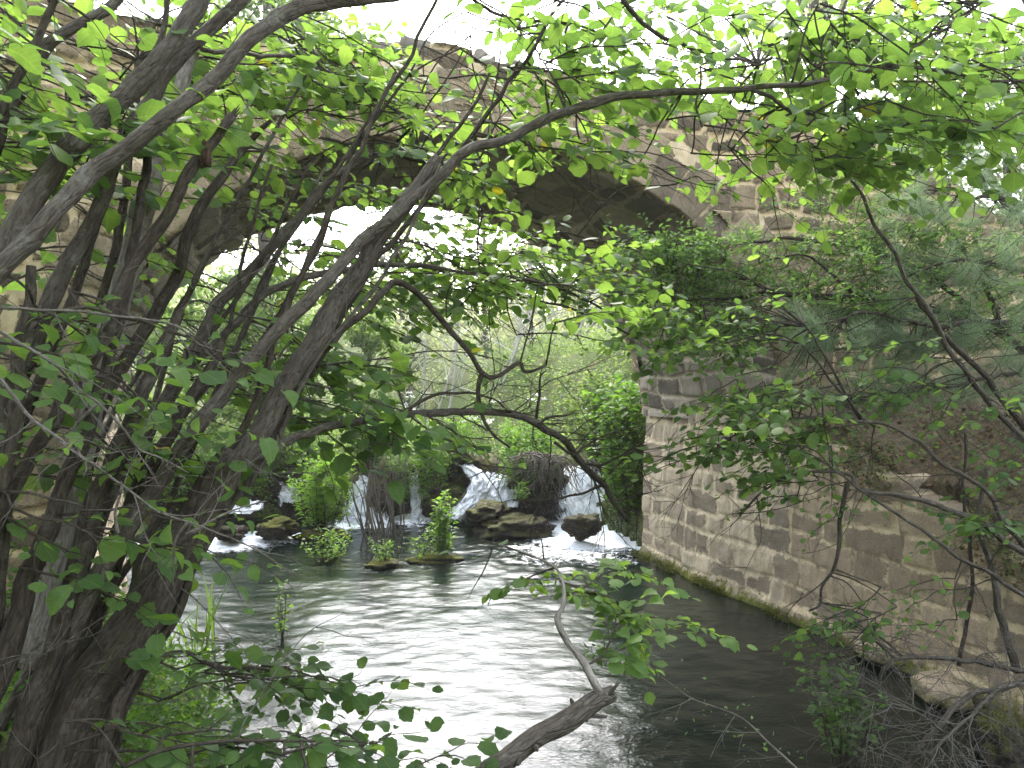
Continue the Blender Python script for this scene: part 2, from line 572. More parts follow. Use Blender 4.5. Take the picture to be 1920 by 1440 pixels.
def water_mat():
    m, nt, out = new_mat('river_water')
    g = N(nt)
    p = g.pos()
    foam = g.attr('foam')
    fn = g.noise(9, 6, .7, p, .8)
    fn2 = g.noise(38, 4, .7, p)
    fm = g.mapr(g.math('ADD', g.math('ADD', foam, g.math('MULTIPLY', g.math('SUBTRACT', fn, .5), 1.1)), g.math('MULTIPLY', g.math('SUBTRACT', fn2, .5), .5)), .36, .62)
    st = g('ShaderNodeMapping', {'Vector': p, 'Scale': (1, 1.7, 1)}).outputs[0]
    w1 = g.noise(7, 3, .5, st, .5)
    w2 = g.noise(26, 4, .6, st, .8)
    fm = g.math('MULTIPLY', fm, 1.0)
    h = g.math('ADD', g.math('MULTIPLY', w1, 1.0), g.math('MULTIPLY', w2, .42))
    bmp = g.bump(h, .5, .0115)
    bed = g.mix(g.mapr(g.noise(1.1, 4, .6, p), .35, .65), (.004, .009, .007), (.012, .015, .010))
    wat = g.bsdf(bed, .03, bmp, .5, IOR=1.36)
    fo = g.bsdf((.80, .84, .88), .7, g.bump(fn2, .5, .03), .2)
    nt.links.new(g('ShaderNodeMixShader', {0: fm, 1: wat, 2: fo}).outputs[0], out.inputs[0])
    return m


def fall_mat():
    m, nt, out = new_mat('falling_water')
    g = N(nt)
    lx, ly = g.attr('lx'), g.attr('ly')
    u = g('ShaderNodeCombineXYZ', {0: lx, 1: g.math('MULTIPLY', ly, .07), 2: 0.0}).outputs[0]
    u2 = g('ShaderNodeCombineXYZ', {0: lx, 1: g.math('MULTIPLY', ly, .35), 2: 3.0}).outputs[0]
    n1 = g.noise(34, 6, .75, u, .25)
    n2 = g.noise(16, 5, .7, u2, .5)
    n3 = g.noise(60, 4, .7, g.pos())
    v = g.math('ADD', g.math('ADD', g.math('MULTIPLY', n1, .5), g.math('MULTIPLY', n2, .3)), g.math('MULTIPLY', n3, .2))
    f = g.mapr(g.math('ADD', v, g.math('MULTIPLY', g.attr('tone'), .30)), .46, .64)
    bm = g.bump(g.math('ADD', n1, n3), .8, .03)
    wat = g.bsdf((.035, .04, .036), .12, bm, .5)
    fo = g.bsdf(g.mix(g.mapr(n2, .35, .65), (.50, .55, .60), (.84, .87, .90)), .6, bm, .2)
    body = g('ShaderNodeMixShader', {0: f, 1: wat, 2: fo}).outputs[0]
    tr = g('ShaderNodeBsdfTransparent').outputs[0]
    al = g.mapr(g.math('ADD', g.math('MULTIPLY', g.attr('edge'), .8), g.math('MULTIPLY', g.math('SUBTRACT', v, .5), 3.2)), .05, .55)
    nt.links.new(g('ShaderNodeMixShader', {0: al, 1: tr, 2: body}).outputs[0], out.inputs[0])
    return m


def flat_mat(name, c1, c2, scale=30, rough=.8, bump=.3):
    m, nt, out = new_mat(name)
    g = N(nt)
    n = g.noise(scale, 4, .65)
    nt.links.new(g.bsdf(g.mix(g.mapr(n, .3, .7), c1, c2), rough, g.bump(n, bump, .01), .2), out.inputs[0])
    return m


M['dark_hole'] = flat_mat('painted_recess_shade', (.012, .011, .010), (.03, .027, .023))
M['ground'] = ground_mat()
M['rock'] = rock_mat()
M['water'] = water_mat()
M['fall'] = fall_mat()
M['petal'] = flat_mat('white_flower', (.62, .62, .56), (.78, .78, .72), 80)
M['foam'] = flat_mat('white_foam', (.72, .76, .80), (.85, .88, .90), 60)
M['rot'] = flat_mat('rotten_heartwood', (.018, .011, .007), (.07, .042, .022), 40, .9, .8)
M['reed'] = leaf_mat('reed_blade', (.03, .075, .015), (.06, .13, .02), (.11, .19, .03), .4, .85)

# ------------------------------------------------------------------ bridge frame: r along the face, t upstream, z up
U = np.array([.935, .355]); U /= np.hypot(*U)
Vv = np.array([-U[1], U[0]])
PN = np.array([2.81, 7.84])
BW = 2.87                                  # width of the bridge
AC, AA, ZS, AB = -3.2, 3.2, 1.9, 2.6       # arch centre, half span, springing height, rise


def br(r, t, z):
    r, t, z = np.broadcast_arrays(np.asarray(r, float), np.asarray(t, float), np.asarray(z, float))
    return np.stack([PN[0] + U[0] * r + Vv[0] * t, PN[1] + U[1] * r + Vv[1] * t, z], -1)


def to_br(x, y):
    dx, dy = np.asarray(x) - PN[0], np.asarray(y) - PN[1]
    return dx * U[0] + dy * U[1], dx * Vv[0] + dy * Vv[1]


def courses(s, z, seed, hs, ws, z0=-1.0, wob=.02, skip=0.0):
    """coursed masonry: returns distance to the nearest joint and a number per stone"""
    R = np.random.default_rng(seed)
    s2 = s + wob * fbm(s * 2.2, z * 2.2, 0, seed, 3)
    z2 = z + wob * fbm(s * 1.4, z * 2.6, 5, seed + 3, 3)
    ze = z0 + np.concatenate([[0], np.cumsum(R.uniform(hs[0], hs[1], 60))])
    k = np.clip(np.searchsorted(ze, z2) - 1, 0, len(ze) - 2)
    sd = np.minimum(z2 - ze[k], ze[k + 1] - z2)
    tone = np.zeros_like(s2)
    for c in np.unique(k):
        i = k == c
        e = -16 + R.uniform(0, .4) + np.concatenate([[0], np.cumsum(R.uniform(ws[0], ws[1], 140))])
        j = np.clip(np.searchsorted(e, s2[i]) - 1, 0, len(e) - 2)
        d = np.minimum(s2[i] - e[j], e[j + 1] - s2[i])
        sd[i] = np.minimum(sd[i], d)
        tt = R.uniform(0, 1, len(e))
        sh = R.uniform(-.012, .03, len(e))
        tone[i] = tt[j]
        sd[i] -= np.maximum(sh[j], 0) * 1.2
    return sd, tone


def masonry_height(sd, tone, a, b, seed, amp=.02):
    return amp * smooth(0, .025, sd) * (.45 + .9 * tone) + .012 * fbm(a * 6, b * 6, 0, seed, 4) + .02 * fbm(a * 1.2, b * 1.2, 0, seed + 9, 2)


def arch_z(r):
    return ZS + AB * np.sqrt(np.clip(1 - ((r - AC) / AA) ** 2, 0, 1))


def top_z(r):
    base = 5.08 + .10 * np.exp(-((r + 3.5) / 1.0) ** 2) - .9 * smooth(.6, 3.6, r)
    return base + .035 * vnoise(r * 3.3, 1.7, 0, 4) + .05 * (vnoise(np.floor(r / .42), 3.1, 0, 8))


bridge = root('stone_bridge', (*br(AC, 0, 0)[:2], 0), 'old rubble stone bridge with a single arch spanning the river', 'bridge')


def face_wall(t, sign, res, seed):
    """spandrel wall in the plane t; the part inside the arch is left open"""
    rs = np.arange(-12, 3.4, res)
    vs = np.linspace(0, 1, int(6.2 / res))
    r, v = np.meshgrid(rs, vs, indexing='ij')
    z = -.6 + (top_z(r) + .6) * v
    sd, tone = courses(r, z, seed, (.17, .30), (.2, .52), wob=.06)
    hh = masonry_height(sd, tone, r, z, seed, .035)
    rr = np.sqrt(((r - AC) / (AA + .22)) ** 2 + ((z - ZS) / (AB + .22)) ** 2)
    inside = ((z > ZS) & (rr < 1)) | ((z <= ZS) & (np.abs(r - AC) < AA + .02))
    V = br(r, t + sign * hh, z).reshape(-1, 3)
    q = grid_faces(len(rs), len(vs), ~inside)
    if sign > 0:
        q = q[:, ::-1]
    return mesh_np('spandrel_wall', V, [q], M['rubble'], bridge, {'sd': sd, 'tone': tone})


face_wall(0.0, -1, .022, 21)
face_wall(BW, 1, .06, 22)


def arch_ring(t, sign, res, seed):
    th = np.arange(0, math.pi + 1e-6, res / 3.0)
    ks = np.linspace(0, 1, int(.62 / res))
    T, K = np.meshgrid(th, ks, indexing='ij')
    L = T * 3.05
    R = np.random.default_rng(seed)
    e = np.concatenate([[-.1], -.1 + np.cumsum(R.uniform(.2, .34, 60))])
    outer = R.uniform(.40, .60, 61)
    tn = R.uniform(0, 1, 61)
    Lw = L + .02 * fbm(L * 3, K * 2, 0, seed, 3)
    j = np.clip(np.searchsorted(e, Lw) - 1, 0, 59)
    D = K * .60
    d = D + .0
    sd = np.minimum(np.minimum(Lw - e[j], e[j + 1] - Lw), np.minimum(d + .02, outer[j] - d + .0))
    sd = sd + .008 * vnoise(L * 9, K * 7, 0, seed)
    hh = masonry_height(np.maximum(sd, 0), tn[j], L, D, seed, .035) + .015
    low = (.03 * np.abs(vnoise(j * 1.7, 2.2, 0, seed)) + .015 * fbm(L * 5, 1.3, 0, seed, 3)) * (1 - smooth(0, .12, D))
    r = AC - (AA + D - low) * np.cos(T)
    z = ZS + (AB + D - low) * np.sin(T)
    front = br(r, t + sign * hh, z)
    # a lip that turns back into the barrel
    back = br(r[:, :1], t - sign * .10, z[:, :1])
    V = np.concatenate([back, front], 1)
    q = grid_faces(len(th), len(ks) + 1)
    if sign > 0:
        q = q[:, ::-1]
    sd = np.concatenate([sd[:, :1], sd], 1)
    tt = np.concatenate([tn[j][:, :1], tn[j]], 1)
    return mesh_np('arch_ring', V.reshape(-1, 3), [q], M['ring'], bridge, {'sd': sd, 'tone': tt})


arch_ring(0.0, -1, .022, 31)
arch_ring(BW, 1, .05, 32)


def barrel():
    th = np.arange(0, math.pi + 1e-6, .009)
    ts = np.arange(.04, BW - .03, .03)
    T, S = np.meshgrid(th, ts, indexing='ij')
    L = T * 3.0
    sd, tone = courses(S, L, 41, (.2, .34), (.25, .6), wob=.05)
    hh = masonry_height(sd, tone, L, S, 41, .05) + .015 * fbm(L * 4, S * 4, 0, 3, 3)
    r = AC - (AA - hh + .02) * np.cos(T)
    z = ZS + (AB - hh + .02) * np.sin(T)
    return mesh_np('barrel_vault', br(r, S, z).reshape(-1, 3), [grid_faces(len(th), len(ts))[:, ::-1]], M['vault'], bridge, {'sd': sd, 'tone': tone})


barrel()


def river_wall(name, r0, side, t0, t1, ztop, mat, parent, res=.02, seed=51):
    """wall along the river in the plane r=r0; side=-1: its face looks towards -r"""
    ts = np.arange(t0, t1 + 1e-6, res)
    vs = np.linspace(0, 1, int(2.6 / res))
    T, K = np.meshgrid(ts, vs, indexing='ij')
    zt = ztop(ts)[:, None]
    Z = -.5 + (zt + .5) * K
    sd, tone = courses(T, Z, seed, (.17, .285), (.22, .68), wob=.04)
    hh = masonry_height(sd, tone, T, Z, seed, .017)
    if side < 0:
        step = smooth(1.80, 1.84, T + .02 * vnoise(Z * 4, 0, 0, 3))      # upright joint between two building phases
        sd = np.minimum(sd, np.abs(T - 1.82) - .01)
        hh = hh - .05 * step
    batter = .10 * np.clip(1.9 - Z, 0, 3) / 2.4 * (1 if side < 0 else 1)
    foot = .05 * smooth(.14, .02, Z + .05 * vnoise(T * 3, 0, 0, 6))
    V = br(r0 + side * (hh + batter + foot), T, Z)
    # top of the wall, turned back
    topv = br(r0 - side * .42, ts, ztop(ts) + .02)[:, None, :]
    V = np.concatenate([V, topv], 1)
    sd = np.concatenate([sd, sd[:, -1:]], 1); tone = np.concatenate([tone, tone[:, -1:]], 1)
    q = grid_faces(len(ts), len(vs) + 1)
    if side > 0:
        q = q[:, ::-1]
    return mesh_np(name, V.reshape(-1, 3), [q], mat, parent, {'sd': sd, 'tone': tone})


river_wall('abutment', 0.0, -1, -.02, BW, lambda t: np.full_like(t, ZS + .12), M['ashlar'], bridge, .018, 51)
river_wall('abutment', 2 * AC, 1, -.02, BW, lambda t: np.full_like(t, ZS + .12), M['ashlar'], bridge, .03, 52)

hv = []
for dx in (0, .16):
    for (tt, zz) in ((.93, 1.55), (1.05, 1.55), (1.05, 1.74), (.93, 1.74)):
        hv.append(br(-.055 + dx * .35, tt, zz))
mesh_np('beam_hole', np.array(hv), [np.array([(0, 1, 2, 3), (0, 4, 5, 1), (1, 5, 6, 2), (2, 6, 7, 3), (3, 7, 4, 0)])], M['dark_hole'], bridge, None, False)  # closed near-black box: the hole's shade is put into its colour

# roadway on top and the ragged cap stones along its near edge
rs = np.arange(-12, 3.4, .1)
ts = np.linspace(-.02, BW + .02, 16)
R_, T_ = np.meshgrid(rs, ts, indexing='ij')
mesh_np('deck', br(R_, T_, top_z(R_) + .03 * fbm(R_ * 2, T_ * 2, 0, 5, 3) - .01).reshape(-1, 3), [grid_faces(len(rs), len(ts))[:, ::-1]], M['ground'], bridge,
        {'green': np.full(R_.size, .8)})


def rock_mesh(c, size, seed, res=22, flat=.0, rough=.25):
    a = np.linspace(0, 2 * np.pi, res * 2, endpoint=False)
    b = np.linspace(-np.pi / 2, np.pi / 2, res)
    A, B_ = np.meshgrid(a, b, indexing='ij')
    d = np.stack([np.cos(A) * np.cos(B_), np.sin(A) * np.cos(B_), np.sin(B_)], -1)
    n = 1 + rough * fbm(d[..., 0] * 1.6 + seed, d[..., 1] * 1.6, d[..., 2] * 1.6, seed, 5, .6)
    d2 = np.sign(d) * np.abs(d) ** (1 - flat)
    V = np.asarray(c) + d2 * n[..., None] * np.asarray(size)
    nu, nv = A.shape
    i, j = np.meshgrid(np.arange(nu), np.arange(nv - 1), indexing='ij')
    q = np.stack([i * nv + j, ((i + 1) % nu) * nv + j, ((i + 1) % nu) * nv + j + 1, i * nv + j + 1], -1).reshape(-1, 4)
    return V.reshape(-1, 3), q


R = np.random.default_rng(5)
for r in list(np.arange(-11.5, -4.3, .8)) + [-4.1, -3.72, -3.35, -3.0, -2.5, -1.7, -.9, -.2, .6, 1.3]:
    big = 1.35 if -4.2 < r < -3.1 else .8
    r = r + R.uniform(-.1, .1)
    c = br(r, .17 + R.uniform(-.03, .03), top_z(r) - .01)
    V, q = rock_mesh((0, 0, 0), (.20 * R.uniform(.8, 1.15), .19, .085 * R.uniform(.8, 1.2) * big), int(r * 10) + 200, 12, .3, .35)
    ca, sa = U
    V = np.stack([V[:, 0] * ca - V[:, 1] * sa, V[:, 0] * sa + V[:, 1] * ca, V[:, 2]], -1) + c
    mesh_np('capstone', V, [q], M['vault'], bridge, {'sd': np.full(len(V), .2), 'tone': np.full(len(V), R.uniform(0, .3))})

# ------------------------------------------------------------------ low quay wall downstream of the bridge, right side
def quay_top(t):                             # t is negative downstream
    s = -t
    sb = np.floor((s + .12 * vnoise(s * 3, 0, 0, 12)) / .47) * .47 * .5 + s * .5
    return 1.86 - .31 * sb + .05 * vnoise(np.floor(s / .47), 1, 0, 13) + .02 * vnoise(s * 9, 0, 0, 14)


qw = river_wall('river_wall', 0.0, -1, -6.2, -.02, quay_top, M['ashlar_brown'], None, .02, 51)
tag(qw, 'weathered block wall along the right river edge, stepping down towards the camera', 'wall')
# undercut block near the water at the wall's foot
V, q = rock_mesh(at(1640, 1215, 6.55) + np.array([.05, 0, -.02]), (.17, .2, .06), 77, 14, .5, .2)
o = mesh_np('loose_block', V, [q], M['ashlar_brown'], None, {'sd': np.full(len(V), .2), 'tone': np.full(len(V), .6)})
tag(o, 'pale loose stone block jutting out at the wall foot above dark water', 'stone')
V, q = rock_mesh(at(1770, 1290, 5.75) + np.array([.0, 0, -.02]), (.17, .22, .075), 78, 14, .5, .2)
o = mesh_np('loose_block', V, [q], M['ashlar_brown'], None, {'sd': np.full(len(V), .2), 'tone': np.full(len(V), .9)})
tag(o, 'flat pale block behind the tangle of dry twigs at the waterline', 'stone')

# ------------------------------------------------------------------ terrain
POLY = np.array([(4.9, 2.3), (3, 2.75), (1, 2.9), (-.8, 3.3), (-1.75, 4.5), (-2.35, 5.9), (-3.35, 6.6), (-4.3, 8.2), (-5.3, 10.5), (-6.2, 13.6), (2.3, 13.6), (1.86, 10.4), (2.81, 7.84)])


def poly_sd(x, y, P):
    d = np.full(np.shape(x), 1e9)
    ins = np.zeros(np.shape(x), bool)
    for i in range(len(P)):
        a, b = P[i], P[(i + 1) % len(P)]
        e = b - a
        t = np.clip(((x - a[0]) * e[0] + (y - a[1]) * e[1]) / (e @ e), 0, 1)
        d = np.minimum(d, np.hypot(x - a[0] - t * e[0], y - a[1] - t * e[1]))
        c = ((a[1] > y) != (b[1] > y)) & (x < (b[0] - a[0]) * (y - a[1]) / (b[1] - a[1] + 1e-12) + a[0])
        ins ^= c
    return np.where(ins, -d, d)


def ground_z(x, y):
    s = poly_sd(x, y, POLY)
    r, t = to_br(x, y)
    z = np.where(s < 0, -.55 * smooth(0, .6, -s) - .02, .72 * smooth(0, .9, s) + .05 * s)
    left = smooth(-3.2, -8, x)
    z = z + np.where(s > 0, left * (1.0 + .25 * np.clip(-x - 3, 0, 14)) * smooth(7.8, 4.5, y), 0)   # left side slope, raised to shade the stems
    z = z + np.where(s > 0, smooth(.5, -3.5, y) * (.8 + .35 * np.clip(-y, 0, 12)), 0)               # unseen bank behind the viewer, raised to block sky light
    # right bank behind the quay
    rb = 1.93 + .31 * np.minimum(t, 0) + .08 + (.22 + .40 * smooth(-1.2, -3.2, t)) * np.clip(r - .3, 0, 3.2) + .2 * np.clip(r - 3.5, 0, 10) + .12 * fbm(x * 1.5, y * 1.5, 0, 61, 4)
    near_q = (r > .13) & (t < .4)
    z = np.where(near_q, np.where(t > -6.2, rb, np.maximum(z, .3)), z)
    # filling behind the bridge and upstream floor
    up = smooth(12.9, 14.2, y + .25 * x * 0)
    zu = .90 + .10 * fbm(x * .6, y * .6, 0, 71, 3) + .16 * np.clip(np.abs(x + 1.5) - 4, 0, 30) * .5 + .13 * np.clip(y - 27, 0, 60)
    ch = np.exp(-((x + .6 + .12 * (y - 14)) / 1.1) ** 2)
    zu = zu - .16 * ch * smooth(34, 26, y)
    z = np.where(y > 12.9, z * (1 - up) + zu * up, z)
    side = (t > BW * .5) & (r > .25)
    z = np.where(side, np.maximum(z, smooth(.25, 2.5, r) * 2.6 + .4), z)
    sl = (t > BW * .5) & (r < 2 * AC - .3)
    z = np.where(sl, np.maximum(z, smooth(.3, 2.5, 2 * AC - r) * 2.6 + .4), z)
    ab = (t > .2) & (t < BW - .2) & ((r > .2) | (r < 2 * AC - .2))
    z = np.where(ab, 1.2, z)
    z = z + np.where((s > .1) & ((r > .6) | (t > 0)), .05 * fbm(x * 2.5, y * 2.5, 0, 62, 4) + np.where((t < .4) & (r > .6), .10 * fbm(x * 5, y * 5, 0, 63, 4), 0), 0)
    return z


def axis(segs):
    out = []
    for a, b, n in segs:
        out.append(np.linspace(a, b, n, endpoint=False))
    return np.concatenate(out + [[segs[-1][1]]])


gx = axis([(-140, -60, 10), (-60, -9, 34), (-9, 7, 190), (7, 60, 36), (60, 140, 10)])
gy = axis([(-80, -20, 10), (-20, 1, 40), (1, 16, 170), (16, 60, 60), (60, 170, 20)])
X_, Y_ = np.meshgrid(gx, gy, indexing='ij')
Z_ = ground_z(X_, Y_)
r_, t_ = to_br(X_, Y_)
green = np.where((r_ > .1) & (t_ < .4), .12, .85)
green = np.where((Y_ < 12) & (X_ < 0), .75, green)
setting(mesh_np('ground', np.stack([X_, Y_, Z_], -1).reshape(-1, 3), [grid_faces(len(gx), len(gy))], M['ground'], None, {'green': green}))

# ------------------------------------------------------------------ river
def px2w(px, py):
    d = F * H / (py - HY)
    return np.array([(px - 960) / F * d, d])


wx = np.arange(-7.5, 5.2, .034)
wy = np.arange(1.8, 13.7, .034)
X_, Y_ = np.meshgrid(wx, wy, indexing='ij')
foam = np.zeros_like(X_)
for px, py, rx, ry, s in [(1120, 990, .75, 1.2, 1.3), (1180, 990, .45, 1.1, 1.3), (1125, 1018, .85, .6, 1.1), (1070, 1035, 1.1, 1.0, .52), (1010, 1050, .9, .8, .36), (1150, 1050, .6, .6, .42), (690, 975, .6, .9, 1.0), (780, 970, .45, .8, .95), (840, 965, .6, .7, .9), (950, 960, .6, .6, .8),
                          (390, 1020, .9, .55, 1.0), (460, 1012, .8, .42, 1.0), (535, 1006, .7, .3, .85), (430, 955, .6, .7, 1.0), (620, 975, .5, .6, .5), (800, 995, 1.3, .6, .30), (560, 960, .7, .6, .5), (1080, 965, .6, .7, 1.0)]:
    c = px2w(px, py)
    rx, ry = rx * 1.15, ry * 1.15
    foam = np.maximum(foam, s * np.exp(-((X_ - c[0]) / rx) ** 2 - ((Y_ - c[1]) / ry) ** 2))
wz = .006 * fbm(X_ * 1.6, Y_ * 2.4, 0, 81, 3) + .005 * fbm(X_ * 5, Y_ * 7, 0, 82, 3) + .05 * foam * (1 + fbm(X_ * 4, Y_ * 4, 0, 83, 3))
setting(mesh_np('river', np.stack([X_, Y_, wz], -1).reshape(-1, 3), [grid_faces(len(wx), len(wy))], M['water'], None, {'foam': foam}))

wx = np.arange(-6, 3.5, .12)
wy = np.arange(13.75, 34, .15)
X_, Y_ = np.meshgrid(wx, wy, indexing='ij')
X2 = X_ * .35 - .6 - .12 * (Y_ - 14) + .4
setting(mesh_np('upper_stream', np.stack([X2, Y_, .86 + .006 * fbm(X2 * 4, Y_ * 5, 0, 84, 3)], -1).reshape(-1, 3), [grid_faces(len(wx), len(wy))], M['water'], None, {'foam': np.full(X_.size, .1)}))

# ------------------------------------------------------------------ tufa ledge with the falls
lx = np.arange(-7.0, 3.2, .05)
lv = np.linspace(0, 1, 60)
LX, LV = np.meshgrid(lx, lv, indexing='ij')
front = 13.1 + .35 * fbm(LX * .8, 3.0, 0, 91, 3)
lip = .92 + .16 * fbm(LX * 1.4, 8.0, 0, 92, 3)
a = np.clip(LV / .6, 0, 1)
LY = front + .35 * a ** 2 + np.clip(LV - .6, 0, 1) * 4.2 + .16 * fbm(LX * 2.2, LV * 5, 0, 93, 5)
LZ = -.35 + (lip + .35) * smooth(0, 1, a) + .10 * fbm(LX * 2.5, LV * 6, 0, 94, 5) - .15 * np.clip(LV - .75, 0, 1)
led = mesh_np('rock_ledge', np.stack([LX, LY, LZ], -1).reshape(-1, 3), [grid_faces(len(lx), len(lv))], M['rock'], None, {'tone': np.full(LX.size, .7)})
tag(led, 'dark mossy rock ledge across the river with water spilling over it', 'rock ledge')


def fall(prof, w0, w1, label, seed, dens=.5):
    """prof: centre line from lip to foot (px, py, depth); width in metres"""
    P = np.array([at(*p) for p in prof])
    n = 70
    C, _ = spline(P, np.ones(len(P)), max(2, n // (len(P) - 1)))
    n = len(C)
    m = 44
    k = np.linspace(0, 1, n)
    w = w0 + (w1 - w0) * k ** 1.3
    x = np.linspace(-.5, .5, m)
    V = np.zeros((n, m, 3))
    V[:] = C[:, None, :]
    V[..., 0] += x[None, :] * w[:, None]
    V[..., 1] += .10 * (x[None, :] * 2) ** 2 - .05 + .035 * fbm(x[None, :] * 9 + seed, k[:, None] * 9, 0, seed, 5, .7)
    V[..., 2] += .04 * fbm(x[None, :] * 9, k[:, None] * 4, 2, seed, 4)
    V[..., 0] += .05 * fbm(x[None, :] * 5, k[:, None] * 5, 4, seed, 3)
    L = np.concatenate([[0], np.cumsum(np.linalg.norm(np.diff(C, axis=0), axis=1))])
    at_ = {'lx': (x[None, :] * w[:, None] + seed), 'ly': np.broadcast_to(L[:, None], (n, m)), 'tone': np.broadcast_to(dens * (.35 + .9 * k[:, None] ** .7), (n, m)),
           'edge': np.broadcast_to(1.6 * (1 - np.abs(x[None, :]) * 2), (n, m))}
    o = mesh_np('waterfall', V.reshape(-1, 3), [grid_faces(n, m)], M['fall'], None, at_)
    return tag(o, label, 'waterfall', 'white falls over the rock ledge')


fall([(672, 888, 13.4), (676, 905, 13.1), (682, 945, 12.85), (690, 985, 12.6)], .5, .95, 'broad white fall half hidden behind the dry grey stems, left of the narrow fall', 3, .75)
fall([(776, 893, 13.4), (777, 905, 13.1), (778, 940, 12.9), (780, 980, 12.75)], .16, .24, 'narrowest white fall dropping straight down a dark rock face', 4, .8)
fall([(868, 868, 13.7), (880, 880, 13.3), (900, 905, 13.0), (890, 935, 12.8), (850, 970, 12.5)], .35, .5, 'slanting white fall running down left into the pool above the flat rock', 5, .6)
fall([(930, 884, 13.5), (932, 892, 13.2), (935, 920, 12.95), (938, 952, 12.75)], .5, .72, 'fan shaped white fall directly behind the flat brown rock', 6, .6)
fall([(1085, 870, 13.6), (1085, 882, 13.2), (1092, 915, 12.75), (1106, 950, 12.4), (1122, 990, 12.25)], .62, 1.25, 'widest rushing fall foaming down beside the bridge abutment', 7, 1.35)
fall([(540, 905, 13.3), (540, 920, 13.0), (538, 945, 12.8)], .25, .4, 'small far fall left of the leafy bush in midstream', 8, .7)
fall([(455, 938, 12.6), (450, 948, 12.0), (430, 958, 11.7)], .5, .9, 'low white spill just right of the thick leaning trunk', 9, .8)


sp = Leaves(CHIP)
R = np.random.default_rng(650)
for px, py, d, rx, rz, n in [(690, 975, 12.4, .42, .16, 260), (780, 972, 12.6, .16, .12, 90), (860, 962, 12.4, .3, .12, 140), (940, 948, 12.6, .35, .12, 140), (1135, 985, 11.3, .6, .2, 520), (1185, 1000, 11.0, .3, .12, 200), (430, 1005, 11.3, .5, .08, 160)]:
    c = at(px, py, d) + np.stack([R.normal(0, rx, n), R.normal(0, .2, n) - .1, np.abs(R.normal(0, rz * .7, n)) - .05], -1)
    sp.add(c, R.normal(0, 1, (n, 3)), R.normal(0, 1, (n, 3)), R.uniform(.004, .011, n), np.full(n, .5))
setting(sp.build('spray', M['foam']), 'stuff')


def rock(c, size, seed, label, moss=.5, res=30, flat=.15, rough=.35):
    V, q = rock_mesh(c, size, seed, res, flat, rough)
    o = mesh_np('river_rock', V, [q], M['rock'], None, {'tone': np.full(len(V), moss)})
    return tag(o, label, 'rock')


rock(at(955, 988, 11.9), (.56, .45, .18), 11, 'broad flat brown rock lying below the fan shaped fall', .45)
rock(at(915, 965, 12.2), (.34, .4, .16), 12, 'low dark rock joined to the left end of the flat rock', .6)
rock(at(1093, 988, 11.1), (.25, .25, .17), 13, 'small round dark rock in the foam of the widest fall', .3)
rock(at(525, 990, 11.4), (.27, .26, .14), 14, 'round yellow green mossy rock near the left cascades', 1.0)
rock(at(435, 1000, 11.2), (.2, .25, .11), 15, 'small black wet rock between two foaming spills at left', .1)
rock(at(600, 1008, 11.6), (.36, .3, .10), 16, 'low dark mossy islet under the leafy midstream bush', .8)
rock(at(1920, 1440, 4.9), (.3, .3, .28), 17, 'mossy boulder in the bottom right corner', .9)
rock(at(826, 945, 13.1), (.34, .25, .28), 18, 'tall mossy boulder between the narrow fall and the slanting fall', 1.0)
rock(at(1020, 915, 13.1), (.42, .35, .40), 19, 'dark overhanging boulder left of the widest fall, draped with roots', .15)
rock(at(720, 930, 13.0), (.22, .3, .42), 20, 'dark rock pillar between the broad fall and the narrow fall', .5)

# ------------------------------------------------------------------ hazel
skel = []


hazel = root('hazel_tree', (-1.95, 2.75, .7), 'many-stemmed hazel leaning over the river from the left bank, long branch sweeping right', 'tree')


def stem(parent, name, pts, w, mat='bark', label=None, sides=10, seed=0, rough=.16, jit=.012, keep=True):
    """pts: (px, py, depth) list; w: widths in photo pixels at first and last point"""
    P = np.array([at(*p) for p in pts])
    thin = (.66 if w[0] >= 50 and mat == 'bark_dark' else .86) if (w[0] > 20 and w[0] < 100 and parent is hazel) else 1.0
    wp = thin * np.interp(np.linspace(0, 1, len(P)), np.linspace(0, 1, len(w)), w)
    rad = np.array([wp[i] * pts[i][2] / F * .5 for i in range(len(P))])
    mb = MB()
    c = mb.tube(P, rad, sides, 7, rough, seed + 1, .5, True, jit)
    if label and ('broken' in label or 'splinter' in label):        # ragged splinters at the break
        RS = np.random.default_rng(seed)
        ax = nrm(c[-1] - c[-4])
        for _ in range(9):
            o2 = RS.normal(0, .45, 3) * rad[-1]
            o2 = o2 - ax * o2.dot(ax)
            b0 = c[-1] + o2
            mb.tube(np.array([b0 - ax * rad[-1] * 2.5, b0, b0 + o2 * .3 + ax * rad[-1] * RS.uniform(.8, 3.2)]), np.array([.42, .34, .06]) * rad[-1], 5, 3, .2, seed + 3)
    o = mb.build(name, M[mat], parent)
    if label:
        o['label'] = label
    if keep:
        skel.append(c)
    return o


